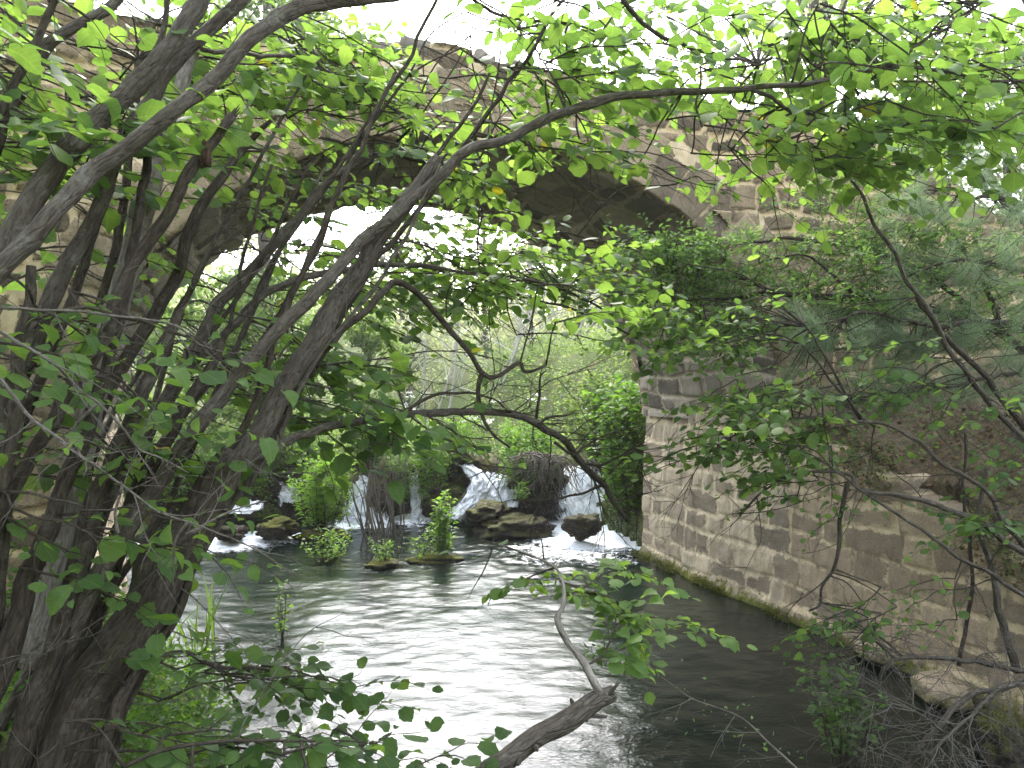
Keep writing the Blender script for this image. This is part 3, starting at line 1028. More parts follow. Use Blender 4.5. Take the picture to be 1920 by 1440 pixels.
ST = [
    # name, points, widths, material, label
    ('stem', [(-150, 760, 2.35), (-60, 590, 2.4), (11, 485, 2.5), (91, 346, 2.6), (164, 248, 2.7), (255, 157, 2.8), (310, 109, 2.85), (365, 29, 2.95), (400, -40, 3.0), (470, -170, 3.1)], (52, 44, 30), 'bark', None),
    ('stem', [(-220, 800, 2.1), (-90, 600, 2.15), (0, 503, 2.2), (91, 412, 2.25), (175, 321, 2.35), (255, 266, 2.4), (328, 215, 2.45), (401, 146, 2.55), (467, 69, 2.6), (529, 26, 2.7), (620, 7, 2.8), (720, -6, 2.9), (860, -40, 3.1), (1000, -120, 3.3)], (48, 40, 36, 30, 14), 'bark', None),
    ('stem', [(-60, 1150, 2.7), (0, 800, 2.7), (60, 640, 2.75), (128, 492, 2.8), (204, 339, 2.85), (255, 233, 2.9), (328, 120, 3.0), (383, 66, 3.05), (456, 0, 3.1), (540, -110, 3.2)], (50, 34, 30, 28), 'bark', None),
    ('stem', [(60, 1250, 3.0), (140, 900, 3.1), (200, 650, 3.2), (255, 456, 3.25), (292, 328, 3.3), (321, 237, 3.35), (350, 140, 3.4), (372, 60, 3.45)], (60, 48, 40, 26), 'deadwood', 'pale split dead stem'),
    ('stem', [(-20, 1200, 2.5), (7, 972, 2.5), (73, 845, 2.55), (128, 735, 2.6), (182, 644, 2.65), (226, 553, 2.7), (255, 495, 2.75), (310, 419, 2.8), (357, 328, 2.85), (394, 273, 2.9), (437, 219, 2.95)], (50, 38, 36, 34, 24), 'bark_dark', 'broken snag with a rotten hole'),
    ('stem', [(20, 1250, 3.2), (110, 950, 3.2), (180, 772, 3.2), (255, 644, 3.25), (328, 516, 3.3), (365, 412, 3.3), (419, 339, 3.35), (467, 266, 3.4), (525, 219, 3.45)], (60, 40, 34, 28, 9), 'bark_dark', 'dead snag tapering to a bare point'),
    ('branch', [(60, 1310, 2.6), (140, 1160, 2.65), (240, 990, 2.7), (328, 863, 2.75), (401, 764, 2.8), (474, 673, 2.85), (529, 619, 2.9), (583, 553, 2.95), (656, 480, 3.05), (700, 440, 3.1), (760, 385, 3.15), (830, 330, 3.2), (884, 284, 3.25), (950, 262, 3.3), (1050, 218, 3.35), (1150, 188, 3.4), (1230, 172, 3.45), (1330, 178, 3.5), (1480, 158, 3.6), (1560, 147, 3.65), (1670, 125, 3.7), (1760, 128, 3.75), (1860, 150, 3.8), (1990, 152, 3.9)], (44, 36, 30, 28, 24, 22, 18, 12, 8, 5), 'bark', 'long branch sweeping to the right across the arch'),
    ('stem', [(60, 1640, 2.6), (130, 1440, 2.65), (185, 1300, 2.7), (262, 1180, 2.75), (330, 1050, 2.8), (395, 930, 2.85), (450, 850, 2.9)], (150, 120, 96, 74, 60), 'bark_dark', None),
    ('stem', [(395, 945, 2.86), (440, 870, 2.9), (490, 800, 2.95), (529, 735, 3.0), (591, 637, 3.05), (638, 553, 3.1), (693, 480, 3.15), (746, 401, 3.2), (790, 340, 3.25), (819, 300, 3.3)], (66, 54, 44, 40, 36, 24), 'bark', 'broken trunk with a splintered top'),
    ('branch', [(430, 900, 2.9), (470, 862, 2.95), (530, 830, 3.1), (600, 808, 3.3), (691, 790, 3.6), (764, 777, 3.9), (855, 772, 4.2), (917, 773, 4.4), (954, 779, 4.5), (1001, 794, 4.7), (1056, 826, 5.0), (1092, 870, 5.2), (1129, 907, 5.4), (1150, 940, 5.5), (1172, 972, 5.6)], (26, 18, 16, 16, 15, 9), 'bark', 'bare bent branch arching down over the water'),
    ('stem', [(80, 1250, 3.3), (200, 930, 3.3), (330, 720, 3.35), (365, 662, 3.4), (430, 560, 3.5), (503, 470, 3.6), (569, 401, 3.7), (631, 328, 3.8), (690, 292, 3.9), (735, 288, 4.0), (800, 304, 4.1), (900, 300, 4.3)], (52, 34, 26, 22, 16, 10, 5), 'bark', None),
    ('branch', [(345, 700, 3.4), (379, 670, 3.42), (430, 626, 3.5), (474, 578, 3.6), (547, 531, 3.7), (591, 520, 3.8), (680, 500, 4.0), (775, 502, 4.2), (870, 512, 4.4), (960, 520, 4.7), (1060, 545, 5.0), (1150, 590, 5.3)], (18, 16, 15, 13, 10, 6, 4), 'bark', None),
    ('branch', [(570, 700, 3.1), (633, 637, 3.2), (695, 560, 3.4), (735, 525, 3.6), (779, 545, 3.7), (825, 600, 3.8), (873, 650, 3.85), (905, 695, 3.9), (935, 710, 3.95), (977, 680, 4.0), (990, 698, 4.02), (1030, 688, 4.05)], (16, 14, 12, 10, 8, 5), 'bark_dark', 'dark bare crooked branch hanging in the arch opening'),
    ('branch', [(905, 695, 3.9), (896, 733, 3.92), (905, 770, 3.95), (922, 805, 3.97), (953, 840, 4.0)], (10, 8, 4), 'bark_dark', None),
    ('stem', [(-60, 420, 2.6), (0, 284, 2.6), (18, 175, 2.65), (62, 109, 2.7), (98, 36, 2.75), (120, -30, 2.8)], (22, 17, 15), 'bark_dark', None),
    ('stem', [(-80, 420, 2.9), (0, 240, 2.95), (47, 160, 3.0), (91, 91, 3.05), (139, 62, 3.1), (197, 29, 3.15), (250, -30, 3.2)], (32, 26, 22), 'bark', None),
    ('stem', [(-10, 1640, 2.55), (30, 1440, 2.55), (90, 1250, 2.6), (140, 1080, 2.65), (185, 930, 2.7), (235, 800, 2.75), (290, 690, 2.85), (340, 590, 2.9)], (80, 66, 56, 44, 24), 'bark_dark', None),
    ('stem', [(-90, 1500, 2.5), (0, 1250, 2.5), (60, 1080, 2.55), (110, 950, 2.6), (150, 850, 2.65), (200, 700, 2.75), (230, 560, 2.8), (262, 400, 2.9), (285, 250, 3.0), (300, 90, 3.1), (318, -60, 3.2)], (70, 54, 46, 34, 26, 20, 14), 'bark_dark', None),
    ('stem', [(20, 1640, 2.8), (80, 1440, 2.8), (160, 1200, 2.85), (230, 1000, 2.9), (300, 850, 2.95), (345, 770, 3.0), (420, 640, 3.1)], (80, 64, 52, 34, 18), 'bark_dark', None),
    ('stem', [(-120, 1500, 2.9), (-60, 1200, 2.9), (0, 930, 2.9), (40, 800, 2.9), (90, 690, 2.95), (140, 560, 3.0), (180, 420, 3.1)], (70, 40, 30, 24), 'bark_dark', None),
    ('stem', [(120, 1100, 3.4), (146, 845, 3.4), (152, 735, 3.4), (175, 640, 3.45), (215, 480, 3.5), (240, 300, 3.6), (262, 120, 3.7)], (30, 25, 20, 14), 'bark_dark', None),
    ('stem', [(-100, 1300, 2.4), (-40, 1080, 2.4), (0, 900, 2.42), (25, 760, 2.45), (30, 640, 2.5), (60, 500, 2.55)], (50, 40, 28), 'bark_dark', None),
    ('stem', [(210, 1640, 2.45), (190, 1460, 2.5), (215, 1330, 2.6), (250, 1270, 2.65), (290, 1215, 2.7), (320, 1170, 2.75)], (60, 40, 24, 12), 'bark_dark', None),
    ('branch', [(60, 600, 2.4), (160, 575, 2.5), (235, 590, 2.6), (320, 618, 2.7), (380, 650, 2.75), (440, 700, 2.8)], (7, 6, 3), 'twig', None),
    ('branch', [(700, 290, 3.9), (760, 300, 4.0), (860, 330, 4.3), (960, 400, 4.6), (1080, 440, 4.9), (1190, 470, 5.2)], (7, 6, 3), 'twig', None),
    ('branch', [(860, 515, 4.3), (900, 540, 4.4), (960, 555, 4.6), (1040, 570, 4.8), (1120, 600, 5.1), (1200, 640, 5.3)], (8, 6, 3), 'twig', None),
    ('branch', [(1400, 165, 3.55), (1440, 190, 3.55), (1480, 215, 3.6), (1540, 230, 3.62), (1580, 250, 3.65), (1610, 262, 3.7)], (8, 6, 3), 'twig', None),
    ('branch', [(1660, 127, 3.68), (1720, 90, 3.7), (1760, 62, 3.75), (1786, 45, 3.75), (1850, 0, 3.8)], (8, 6, 4), 'twig', None),
    ('branch', [(1100, -120, 3.2), (1180, 20, 3.4), (1215, 60, 3.45), (1290, 90, 3.5), (1360, 110, 3.6), (1420, 120, 3.7)], (10, 8, 4), 'twig', None),
    ('branch', [(860, -60, 3.1), (900, 10, 3.3), (960, 30, 3.5), (1040, 40, 3.6), (1120, 60, 3.7)], (8, 6, 3), 'twig', None),
    ('branch', [(380, 95, 2.9), (460, 100, 3.2), (560, 105, 3.6), (640, 150, 3.9), (720, 190, 4.2), (780, 240, 4.5)], (9, 7, 3), 'twig', None),
    ('branch', [(150, 1330, 2.65), (260, 1270, 2.9), (330, 1235, 3.1), (400, 1250, 3.3), (470, 1262, 3.5), (560, 1275, 3.7), (650, 1280, 3.9)], (12, 8, 3), 'twig', None),
    ('branch', [(230, 1440, 2.3), (330, 1400, 2.35), (450, 1380, 2.45), (560, 1380, 2.5), (680, 1400, 2.6)], (9, 7, 3), 'twig', None),
]
RST = np.random.default_rng(99)
for k in range(11):                                      # thinner shoots in the fan
    x0 = RST.uniform(-60, 330)
    d0 = RST.uniform(2.5, 3.6)
    lean = RST.uniform(.35, .75)
    p, y = [], 1500.0
    x = x0 - 150
    while y > RST.uniform(-100, 350):
        p.append((x, y, d0 + (1500 - y) * .0003))
        y -= 170
        x += 170 * lean * RST.uniform(.6, 1.3)
    if len(p) > 4:
        ST.append(('stem', p, (RST.uniform(17, 26), 14, 6), RST.choice(['bark', 'bark_dark']), None))
for i, (nm, pts, w, mt, lab) in enumerate(ST):
    o = stem(hazel, nm, pts, w, mt, lab, 12 if w[0] > 20 else 7, i * 7 + 3, .18 if w[0] > 20 else .1, .014 if w[0] > 20 else .02)
    if lab and 'rotten' in lab:
        V, q = rock_mesh(at(385, 292, 2.855), (.020, .012, .045), 41, 14, .1, .45)
        mesh_np('knot_hole', V, [q], M['rot'], o)

SK = np.vstack(skel)
tw = MB()
lv_main, lv_over = Leaves(BROAD), Leaves(BROAD)
lv_yel = Leaves(BROAD)


# openings in the leaf canopy where the stone, the sky and the clearing show (photo pixels, share of leaves missing)
GAPS = [([(930, 350), (1080, 305), (1200, 350), (1310, 440), (1240, 455), (1130, 415), (1000, 412)], 1.0),
        ([(600, 400), (760, 388), (850, 400), (950, 455), (900, 475), (560, 445)], .55),
        ([(1190, 225), (1370, 225), (1500, 340), (1490, 430), (1330, 440), (1180, 285)], .75),
        ([(760, 620), (1000, 590), (1160, 670), (1190, 790), (760, 765)], .8),
        ([(440, 500), (600, 440), (640, 560), (480, 660), (400, 600)], .5),
        ([(775, 95), (960, 100), (940, 230), (780, 230)], .72),
        ([(480, 230), (560, 180), (760, 190), (800, 330), (540, 370)], .5),
        ([(1225, 830), (1330, 880), (1500, 1000), (1500, 1120), (1230, 1010)], .7),
        ([(520, 980), (1100, 850), (1180, 1040), (560, 1180)], .9),
        ([(100, 300), (330, 430), (480, 330), (420, 620), (200, 760), (100, 500)], .62),
        ([(100, 20), (320, 20), (300, 120), (110, 140)], .6)]


def in_gap(c, R):
    if c[1] < .5:
        return False
    px, py = 960 + F * c[0] / c[1], HY - F * (c[2] - H) / c[1]
    for P, share in GAPS:
        ins = False
        for i in range(len(P)):
            (x0, y0), (x1, y1) = P[i], P[(i + 1) % len(P)]
            if (y0 > py) != (y1 > py) and px < (x1 - x0) * (py - y0) / (y1 - y0) + x0:
                ins = not ins
        if ins:
            return R.uniform() < share
    return False


def leaf_on(store, c, d, size, R, tone, tilt=.5, yellow=None):
    if in_gap(c, R):
        return
    n = np.array([0, -.12, 1.0]) + R.normal(0, tilt, 3)
    if yellow is not None and R.uniform() < .005:
        store = yellow
    store.add(c, d, n, size, tone)


def spray(store, mb, p0, d, length, R, size, tone0=.5, spacing=.045, up=np.array([0, 0, 1.0]), droop=.25, rad=.0028, tilt=.5, yellow=None):
    d = nrm(d)
    n = max(4, int(length / .07))
    t = np.linspace(0, 1, n)
    side = nrm(np.cross(d, up))
    pts = p0 + d * (t * length)[:, None] + np.array([0, 0, -1.0]) * (droop * length * t ** 2)[:, None] + side * (R.normal(0, .05) * length * np.sin(t * 3))[:, None] + R.normal(0, .006, (n, 3)) * (t > 0)[:, None]
    mb.tube(pts, np.linspace(rad, rad * .4, n), 4, 2, tone=.5)
    k = max(2, int(length / spacing))
    sg = 1 if R.uniform() < .5 else -1
    for i in range(k):
        f = .12 + .88 * (i + R.uniform(-.3, .3)) / max(1, k - 1)
        f = min(max(f, 0), 1)
        c = np.array([np.interp(f, t, pts[:, q]) for q in range(3)])
        sg = -sg
        dd = nrm(d * R.uniform(.35, .9) + side * sg * R.uniform(.6, 1.1) + np.array([0, 0, R.normal(-.22, .28)]))
        if i == k - 1:
            dd = nrm(d + R.normal(0, .2, 3))
        c2 = c + dd * size * .17
        leaf_on(store, c2, dd, size * R.uniform(.42, 1.2) * (1 - .25 * (f > .8)), R, np.clip(tone0 + R.normal(0, .22), 0, 1), tilt, yellow)
    return pts


def bough(store, mb, p0, d, length, R, size, tone=.5, gap=.10, splen=(.18, .38), tilt=.5, rad=.005, droop=.18, yellow=None):
    """a side branch carrying leafy sprays left and right in a flattish fan"""
    d = nrm(d)
    up = np.array([0, 0, 1.0])
    n = max(5, int(length / .12))
    t = np.linspace(0, 1, n)
    side = nrm(np.cross(d, up))
    pts = p0 + d * (t * length)[:, None] - up * (droop * length * t ** 2)[:, None] + side * (R.normal(0, .12) * length * np.sin(t * 2.6))[:, None] + R.normal(0, .012, (n, 3)) * (t > 0)[:, None]
    mb.tube(pts, np.linspace(rad, rad * .4, n), 5, 3, tone=.5)
    m = max(2, int(length / gap))
    sg = 1
    for i in range(m):
        f = (i + R.uniform(.2, 1)) / m
        c = np.array([np.interp(f, t, pts[:, q]) for q in range(3)])
        sg = -sg
        dd = nrm(d * R.uniform(.5, 1.0) + side * sg * R.uniform(.5, 1.1) + up * R.normal(-.05, .22))
        spray(store, mb, c, dd, R.uniform(*splen) * (1.1 - .45 * f), R, size, tone, tilt=tilt, rad=rad * .5, yellow=yellow)
    spray(store, mb, pts[-1], d + R.normal(0, .1, 3), R.uniform(*splen), R, size, tone, tilt=tilt, rad=rad * .45, yellow=yellow)
    return pts


def connect(mb, p, K, R, rad, maxd=1.6):
    """thin wood from the nearest point of the skeleton to p"""
    d = np.linalg.norm(K - p, axis=1) + np.where(K[:, 2] > p[2] + .5, .3, 0)
    k = int(np.argmin(d))
    q = K[k]
    L = np.linalg.norm(p - q)
    if L > maxd or L < .01:
        return q
    mid = (p + q) / 2 + np.array([R.normal(0, .08), R.normal(0, .08), R.uniform(.02, .14)]) * L
    mb.tube(np.array([q, mid, p]), [rad * 1.3, rad, rad * .9], 5, 5, tone=.5, jitter=.01, seed=int(R.integers(1000)))
    return q


def fill(box, dr, nb, size, seed, ln=(.45, .9), tone=.5, dirs=((.9, .2, -.05), .45), gap=.10, splen=(.16, .34), tilt=.5, store=None, K=None, mb=None, slope=0.0, yellow=None):
    R = np.random.default_rng(seed)
    x0, y0, x1, y1 = box
    for _ in range(nb):
        fx = R.uniform()
        px, py = x0 + (x1 - x0) * fx, R.uniform(y0, y1) + slope * (fx - .5)
        p = at(px, py, R.uniform(*dr))
        d = np.array(dirs[0]) + R.normal(0, dirs[1], 3) * np.array([1, 1, .5])
        L = R.uniform(*ln)
        p0 = p - nrm(d) * L * .5
        connect(mb, p0, K, R, .0045)
        bough(store, mb, p0, d, L, R, size * R.uniform(.85, 1.1), np.clip(tone + R.normal(0, .08), 0, 1), gap, splen, tilt, yellow=yellow)


kw = dict(K=SK, mb=tw, yellow=lv_yel)
fill((-60, -40, 330, 300), (2.6, 3.7), 26, .095, 101, tone=.45, store=lv_main, **kw)
fill((60, 300, 430, 620), (3.2, 4.2), 9, .085, 102, ln=(.35, .7), tone=.45, store=lv_main, **kw)
fill((330, 40, 800, 330), (3.9, 5.0), 50, .080, 103, tone=.6, store=lv_main, slope=60, **kw)
fill((450, 30, 700, 200), (3.6, 4.6), 18, .08, 113, tone=.6, store=lv_main, **kw)
fill((760, 130, 1160, 330), (3.5, 4.7), 24, .092, 104, tone=.55, store=lv_main, **kw)
fill((900, -40, 1330, 120), (3.3, 4.6), 18, .085, 105, ln=(.35, .7), tone=.35, store=lv_main, slope=60, **kw)
fill((1330, 20, 1920, 250), (3.4, 4.8), 58, .092, 106, tone=.5, store=lv_main, **kw)
fill((1340, 240, 1600, 350), (3.5, 4.4), 14, .085, 107, ln=(.3, .6), tone=.6, store=lv_main, **kw)
fill((1020, 320, 1300, 350), (3.8, 4.4), 2, .08, 117, ln=(.3, .5), tone=.55, store=lv_main, **kw)
fill((500, 440, 1200, 590), (4.0, 5.6), 38, .085, 108, tone=.45, tilt=.35, store=lv_main, slope=120, **kw)
fill((700, 330, 980, 430), (4.4, 5.4), 9, .078, 109, ln=(.35, .7), tone=.65, tilt=.4, store=lv_main, **kw)
fill((430, 580, 760, 790), (3.1, 4.4), 24, .09, 110, tone=.35, tilt=.35, store=lv_main, **kw)
fill((-40, 560, 400, 900), (2.3, 3.1), 18, .078, 111, ln=(.3, .6), tone=.55, tilt=.4, store=lv_main, **kw)
fill((60, 900, 330, 1250), (2.3, 2.6), 6, .078, 114, ln=(.2, .45), tone=.55, tilt=.4, store=lv_main, **kw)
fill((180, 1360, 720, 1460), (2.3, 2.9), 14, .078, 112, ln=(.3, .6), tone=.5, tilt=.3, store=lv_main, **kw)
fill((330, 1220, 700, 1290), (3.2, 3.9), 10, .08, 115, ln=(.3, .6), tone=.5, tilt=.3, store=lv_main, **kw)
fill((1000, 450, 1240, 560), (4.8, 5.6), 12, .08, 118, ln=(.35, .6), tone=.5, tilt=.4, store=lv_main, **kw)
# unseen crown boughs added outside the frame to shade the stems
R = np.random.default_rng(120)
for _ in range(46):
    p = np.array([R.uniform(-4.6, .6), R.uniform(.2, 4.2), R.uniform(4.7, 6.6)])
    d = np.array([.8, .4, 0]) + R.normal(0, .6, 3)
    bough(lv_over, tw, p, d, R.uniform(.7, 1.3), R, .12, .45, .13, (.25, .5), rad=.007)
for _ in range(14):
    p = np.array([R.uniform(-5.2, -3.3), R.uniform(1.0, 4.5), R.uniform(1.5, 4.5)])
    bough(lv_over, tw, p, np.array([.5, .6, 0]) + R.normal(0, .5, 3), R.uniform(.7, 1.2), R, .12, .4, .13, (.25, .5), rad=.007)
tw.build('twigs', M['twig'], hazel)
lv_main.build('foliage', M['leaf'], hazel)
lv_over.build('crown', M['leaf'], hazel)
if lv_yel.count():
    lv_yel.build('yellow_leaves', M['leaf_yellow'], hazel)['label'] = 'yellowed leaves'
print('hazel leaves', lv_main.count(), lv_over.count())

# bare grey twigs across the left and around the bent branch
gt = MB()
R = np.random.default_rng(130)


def wander(mb, p, d, L, R, rad, depth=2, wob=.35):
    n = max(4, int(L / .06))
    pts = [p]
    for i in range(n):
        d = nrm(d + R.normal(0, wob * .3, 3))
        pts.append(pts[-1] + d * L / n)
    pts = np.array(pts)
    mb.tube(pts, np.linspace(rad, rad * .35, len(pts)), 4, 2, tone=.5)
    if depth > 0:
        for k in range(R.integers(2, 5)):
            i = R.integers(1, len(pts) - 1)
            dd = nrm(d + R.normal(0, .7, 3))
            wander(mb, pts[i], dd, L * R.uniform(.3, .55), R, rad * .6, depth - 1, wob)


for pts in ([(0, 622, 2.0), (91, 680, 2.05), (139, 728, 2.1), (182, 757, 2.1), (226, 801, 2.15), (255, 841, 2.2), (303, 863, 2.2), (350, 890, 2.25)],
            [(0, 710, 1.95), (60, 790, 2.0), (110, 826, 2.0), (160, 862, 2.05), (200, 890, 2.1), (250, 926, 2.1), (300, 960, 2.15), (380, 990, 2.2), (480, 1030, 2.3), (560, 1080, 2.4)],
            [(0, 577, 2.1), (100, 580, 2.15), (200, 588, 2.2), (320, 610, 2.3), (370, 645, 2.4), (430, 700, 2.5)],
            [(182, 757, 2.1), (140, 800, 2.1), (146, 830, 2.1), (160, 862, 2.05)],
            [(220, 1000, 2.1), (215, 960, 2.1), (225, 925, 2.1), (230, 900, 2.1)],
            [(350, 980, 2.2), (330, 1010, 2.2), (325, 1040, 2.2), (330, 1120, 2.25)],
            [(380, 990, 2.2), (350, 1000, 2.2), (430, 960, 2.3), (500, 940, 2.4)]):
    P = np.array([at(*p) for p in pts])
    gt = MB()
    gt.tube(P, np.linspace(.005, .0022, len(P)), 5, 5, tone=.5, jitter=.008, seed=len(pts))
    for i in range(1, len(P) - 1):
        if R.uniform() < .7:
            wander(gt, P[i], nrm(P[i + 1] - P[i - 1]) + R.normal(0, .6, 3), R.uniform(.12, .4), R, .002, 1)
    gt.build('dry_twig', M['twig_grey'], hazel)['label'] = 'bare grey twig'
gt = MB()
for _ in range(70):
    q = SK[R.integers(len(SK))]
    if q[1] < 3.6 and q[0] < -.6 and q[2] > .8:
        wander(gt, q, nrm(np.array([.6, .1, .5]) + R.normal(0, .7, 3)), R.uniform(.2, .6), R, .0028, 2, .4)
gt.build('dry_twigs', M['twig_grey'], hazel)['label'] = 'fine bare grey twigs'
bt = MB()
for px, py, d in [(700, 788, 3.65), (764, 777, 3.9), (800, 775, 4.0), (855, 772, 4.2), (917, 773, 4.4), (954, 779, 4.5), (1001, 794, 4.7), (1030, 810, 4.85), (1056, 826, 5.0), (1075, 850, 5.1), (1092, 870, 5.2), (1110, 890, 5.3), (1129, 907, 5.4), (1150, 940, 5.5)]:
    for _ in range(2):
        dd = np.array([R.uniform(-.2, 1), R.normal(0, .4), R.normal(-.05, .45)])
        wander(bt, at(px, py, d), nrm(dd), R.uniform(.25, .8), R, .005, 2)
for pts in ([(740, 780, 3.8), (790, 752, 3.95), (830, 737, 4.1), (890, 738, 4.2), (935, 755, 4.3), (960, 778, 4.5)], [(1005, 800, 4.7), (1030, 780, 4.75), (1060, 776, 4.8), (1076, 772, 4.85)],
            [(1005, 790, 4.7), (1010, 740, 4.7), (1012, 705, 4.7), (1023, 690, 4.7)], [(1040, 830, 4.9), (1075, 850, 5.0), (1092, 835, 5.1), (1150, 812, 5.2), (1200, 800, 5.3)],
            [(1092, 870, 5.2), (1130, 868, 5.3), (1180, 840, 5.5), (1210, 835, 5.6)], [(1130, 910, 5.4), (1080, 925, 5.3), (1010, 935, 5.2), (960, 940, 5.1)]):
    P = np.array([at(*p) for p in pts])
    bt.tube(P, np.linspace(.011, .004, len(P)), 5, 5, tone=.5, jitter=.012, seed=len(pts) * 3)
    for i in range(1, len(P) - 1):
        wander(bt, P[i], nrm(P[i + 1] - P[i - 1]) + R.normal(0, .5, 3), R.uniform(.2, .5), R, .003, 1)
bt.build('bare_twigs', M['twig'], hazel)

# ------------------------------------------------------------------ broken branch in the foreground with its leafy shoot
bb = root('broken_branch', at(930, 1445, 2.55), 'thick broken branch jutting up over the bright water, with a thin leafy shoot', 'branch')
mb = MB()
P = np.array([at(*p) for p in [(760, 1610, 2.4), (850, 1510, 2.48), (930, 1445, 2.55), (1000, 1392, 2.62), (1060, 1358, 2.68), (1110, 1325, 2.73), (1150, 1306, 2.77)]])
mb.tube(P, np.array([.042, .039, .036, .036, .038, .033, .026]), 14, 7, .16, 5, .5, True, .01)
RB = np.random.default_rng(141)
for k in range(7):                                       # short snapped side stubs
    q = P[2] + (P[-1] - P[2]) * RB.uniform(.1, .95)
    dv = nrm(nrm(P[-1] - P[2]) * .5 + RB.normal(0, .8, 3))
    mb.tube(np.array([q, q + dv * .045, q + dv * RB.uniform(.06, .11)]), [.013, .009, .005], 6, 3, .15, k)
mb.build('limb', M['bark'], bb)
mb = MB()
P = np.array([at(*p) for p in [(1128, 1304, 2.74), (1108, 1270, 2.76), (1092, 1235, 2.8), (1062, 1195, 2.83), (1046, 1160, 2.86), (1058, 1135, 2.9), (1056, 1095, 2.95), (1040, 1065, 3.0), (1000, 1045, 3.1), (940, 1022, 3.25)]])
sh = mb.tube(P, np.array([.016, .0145, .013, .012, .0115, .009, .007, .005, .004, .002]), 8, 6, .15, 9, .5, True, .006)
lvb = Leaves(BROAD)
R = np.random.default_rng(140)
mb2 = MB()
for pts in ([(1050, 1090, 2.95), (1110, 1115, 3.05), (1170, 1150, 3.15), (1230, 1160, 3.25), (1290, 1165, 3.35)], [(1056, 1120, 2.92), (1090, 1105, 3.0), (1150, 1070, 3.1), (1210, 1080, 3.3)], [(1098, 1250, 2.78), (1130, 1230, 2.85), (1150, 1190, 2.9), (1160, 1150, 2.95)],
            [(1040, 1065, 3.0), (1010, 1075, 3.1), (980, 1090, 3.2)], [(1100, 1110, 3.0), (1160, 1130, 3.1), (1190, 1180, 3.1)], [(1000, 1045, 3.1), (960, 1030, 3.2), (900, 1010, 3.3)]):
    P = np.array([at(*p) for p in pts])
    mb2.tube(P, np.linspace(.005, .002, len(P)), 5, 5, tone=.5, jitter=.006, seed=3)
    C, _ = spline(P, np.ones(len(P)), 5)
    for i in range(2, len(C), 2):
        d = nrm(C[i] - C[i - 2])
        s = nrm(np.cross(d, (0, 0, 1)))
        for sg in (-1, 1):
            spray(lvb, mb2, C[i], d * .7 + s * sg * R.uniform(.4, 1), R.uniform(.08, .24), R, .066, .9, .036, tilt=.3, rad=.0018)
mb.build('shoot', M['deadwood'], bb)
mb2.build('twigs', M['twig'], bb)
lvb.build('foliage', M['leaf'], bb)
for pts in ([(925, 1025, 3.3), (905, 1075, 3.3), (880, 1120, 3.3)], [(1020, 1050, 3.1), (1015, 1010, 3.1), (1000, 990, 3.1)]):
    mb = MB()
    mb.tube(np.array([at(*p) for p in pts]), [.004, .003, .0015], 4, 5, jitter=.01, seed=9)
    mb.build('bare_twig', M['twig'], bb)

# ------------------------------------------------------------------ right bank: sapling, small-leaved shrub, pine, dead wood
sap = root('hazel_sapling', (4.25, 5.6, 1.35), 'young hazel on the right bank with bright sprays hanging before the block wall', 'sapling')
skel = []
for i, (nm, pts, w, mt, lab) in enumerate([
    ('stem', [(2080, 1010, 5.6), (2000, 900, 5.5), (1920, 819, 5.4), (1840, 732, 5.3), (1789, 662, 5.2), (1749, 600, 5.15), (1705, 527, 5.1), (1676, 480, 5.1), (1650, 430, 5.05), (1614, 365, 5.0), (1577, 314, 5.0), (1560, 270, 5.0)], (12, 11, 9, 7, 4), 'bark', None),
    ('stem', [(2060, 1000, 5.9), (1960, 850, 5.8), (1898, 775, 5.8), (1840, 699, 5.7), (1778, 637, 5.6), (1720, 560, 5.5)], (14, 12, 8), 'bark_dark', None),
    ('branch', [(2040, 1100, 5.3), (1960, 1060, 5.2), (1895, 998, 5.1), (1858, 928, 5.05), (1803, 888, 5.0), (1730, 837, 5.0), (1676, 805, 5.0), (1614, 790, 5.0), (1548, 781, 5.0), (1475, 786, 5.0), (1400, 805, 5.05), (1320, 850, 5.1)], (12, 9, 7, 6, 3), 'bark', None),
    ('branch', [(2040, 1090, 5.2), (1920, 1033, 5.0), (1840, 986, 4.95), (1767, 953, 4.9), (1712, 936, 4.9), (1614, 918, 4.9), (1585, 892, 4.95), (1475, 892, 5.0), (1380, 960, 5.0)], (14, 12, 10, 6, 3), 'bark', None),
    ('branch', [(2030, 1170, 4.9), (1920, 1113, 4.8), (1840, 1066, 4.75), (1767, 1022, 4.75), (1694, 975, 4.75), (1614, 920, 4.75), (1560, 880, 4.8)], (10, 8, 6, 4), 'bark', None),
    ('branch', [(1614, 790, 5.0), (1590, 745, 5.0), (1560, 690, 5.0), (1530, 640, 5.05), (1505, 610, 5.1)], (6, 5, 3), 'twig', None),
    ('branch', [(1640, 800, 5.0), (1600, 760, 4.95), (1545, 690, 4.9), (1500, 645, 4.9)], (6, 5, 3), 'twig', None),
    ('branch', [(1590, 905, 4.9), (1577, 967, 4.88), (1575, 1011, 4.87), (1563, 1066, 4.86), (1541, 1102, 4.85), (1537, 1131, 4.85), (1519, 1142, 4.85)], (9, 8, 5, 4), 'bark_dark', 'dark dead twig hanging down'),
    ('branch', [(1800, 1250, 5.3), (1825, 1084, 5.3), (1822, 1000, 5.3), (1810, 920, 5.35), (1808, 800, 5.4)], (8, 7, 5), 'bark_dark', None),
    ('branch', [(1910, 1260, 5.2), (1875, 1170, 5.2), (1862, 1080, 5.2), (1840, 990, 5.25), (1850, 880, 5.3)], (16, 12, 7), 'bark', None),
]):
    stem(sap, nm, pts, w, mt, lab, 7, 200 + i, .1, .02)
K = np.vstack(skel)
tw, lv = MB(), Leaves(BROAD)
kw = dict(K=K, mb=tw, store=lv, dirs=((-.9, -.2, -.1), .45))
fill((1270, 720, 1560, 860), (4.7, 5.2), 26, .085, 201, ln=(.35, .65), tone=.6, tilt=.45, **kw)
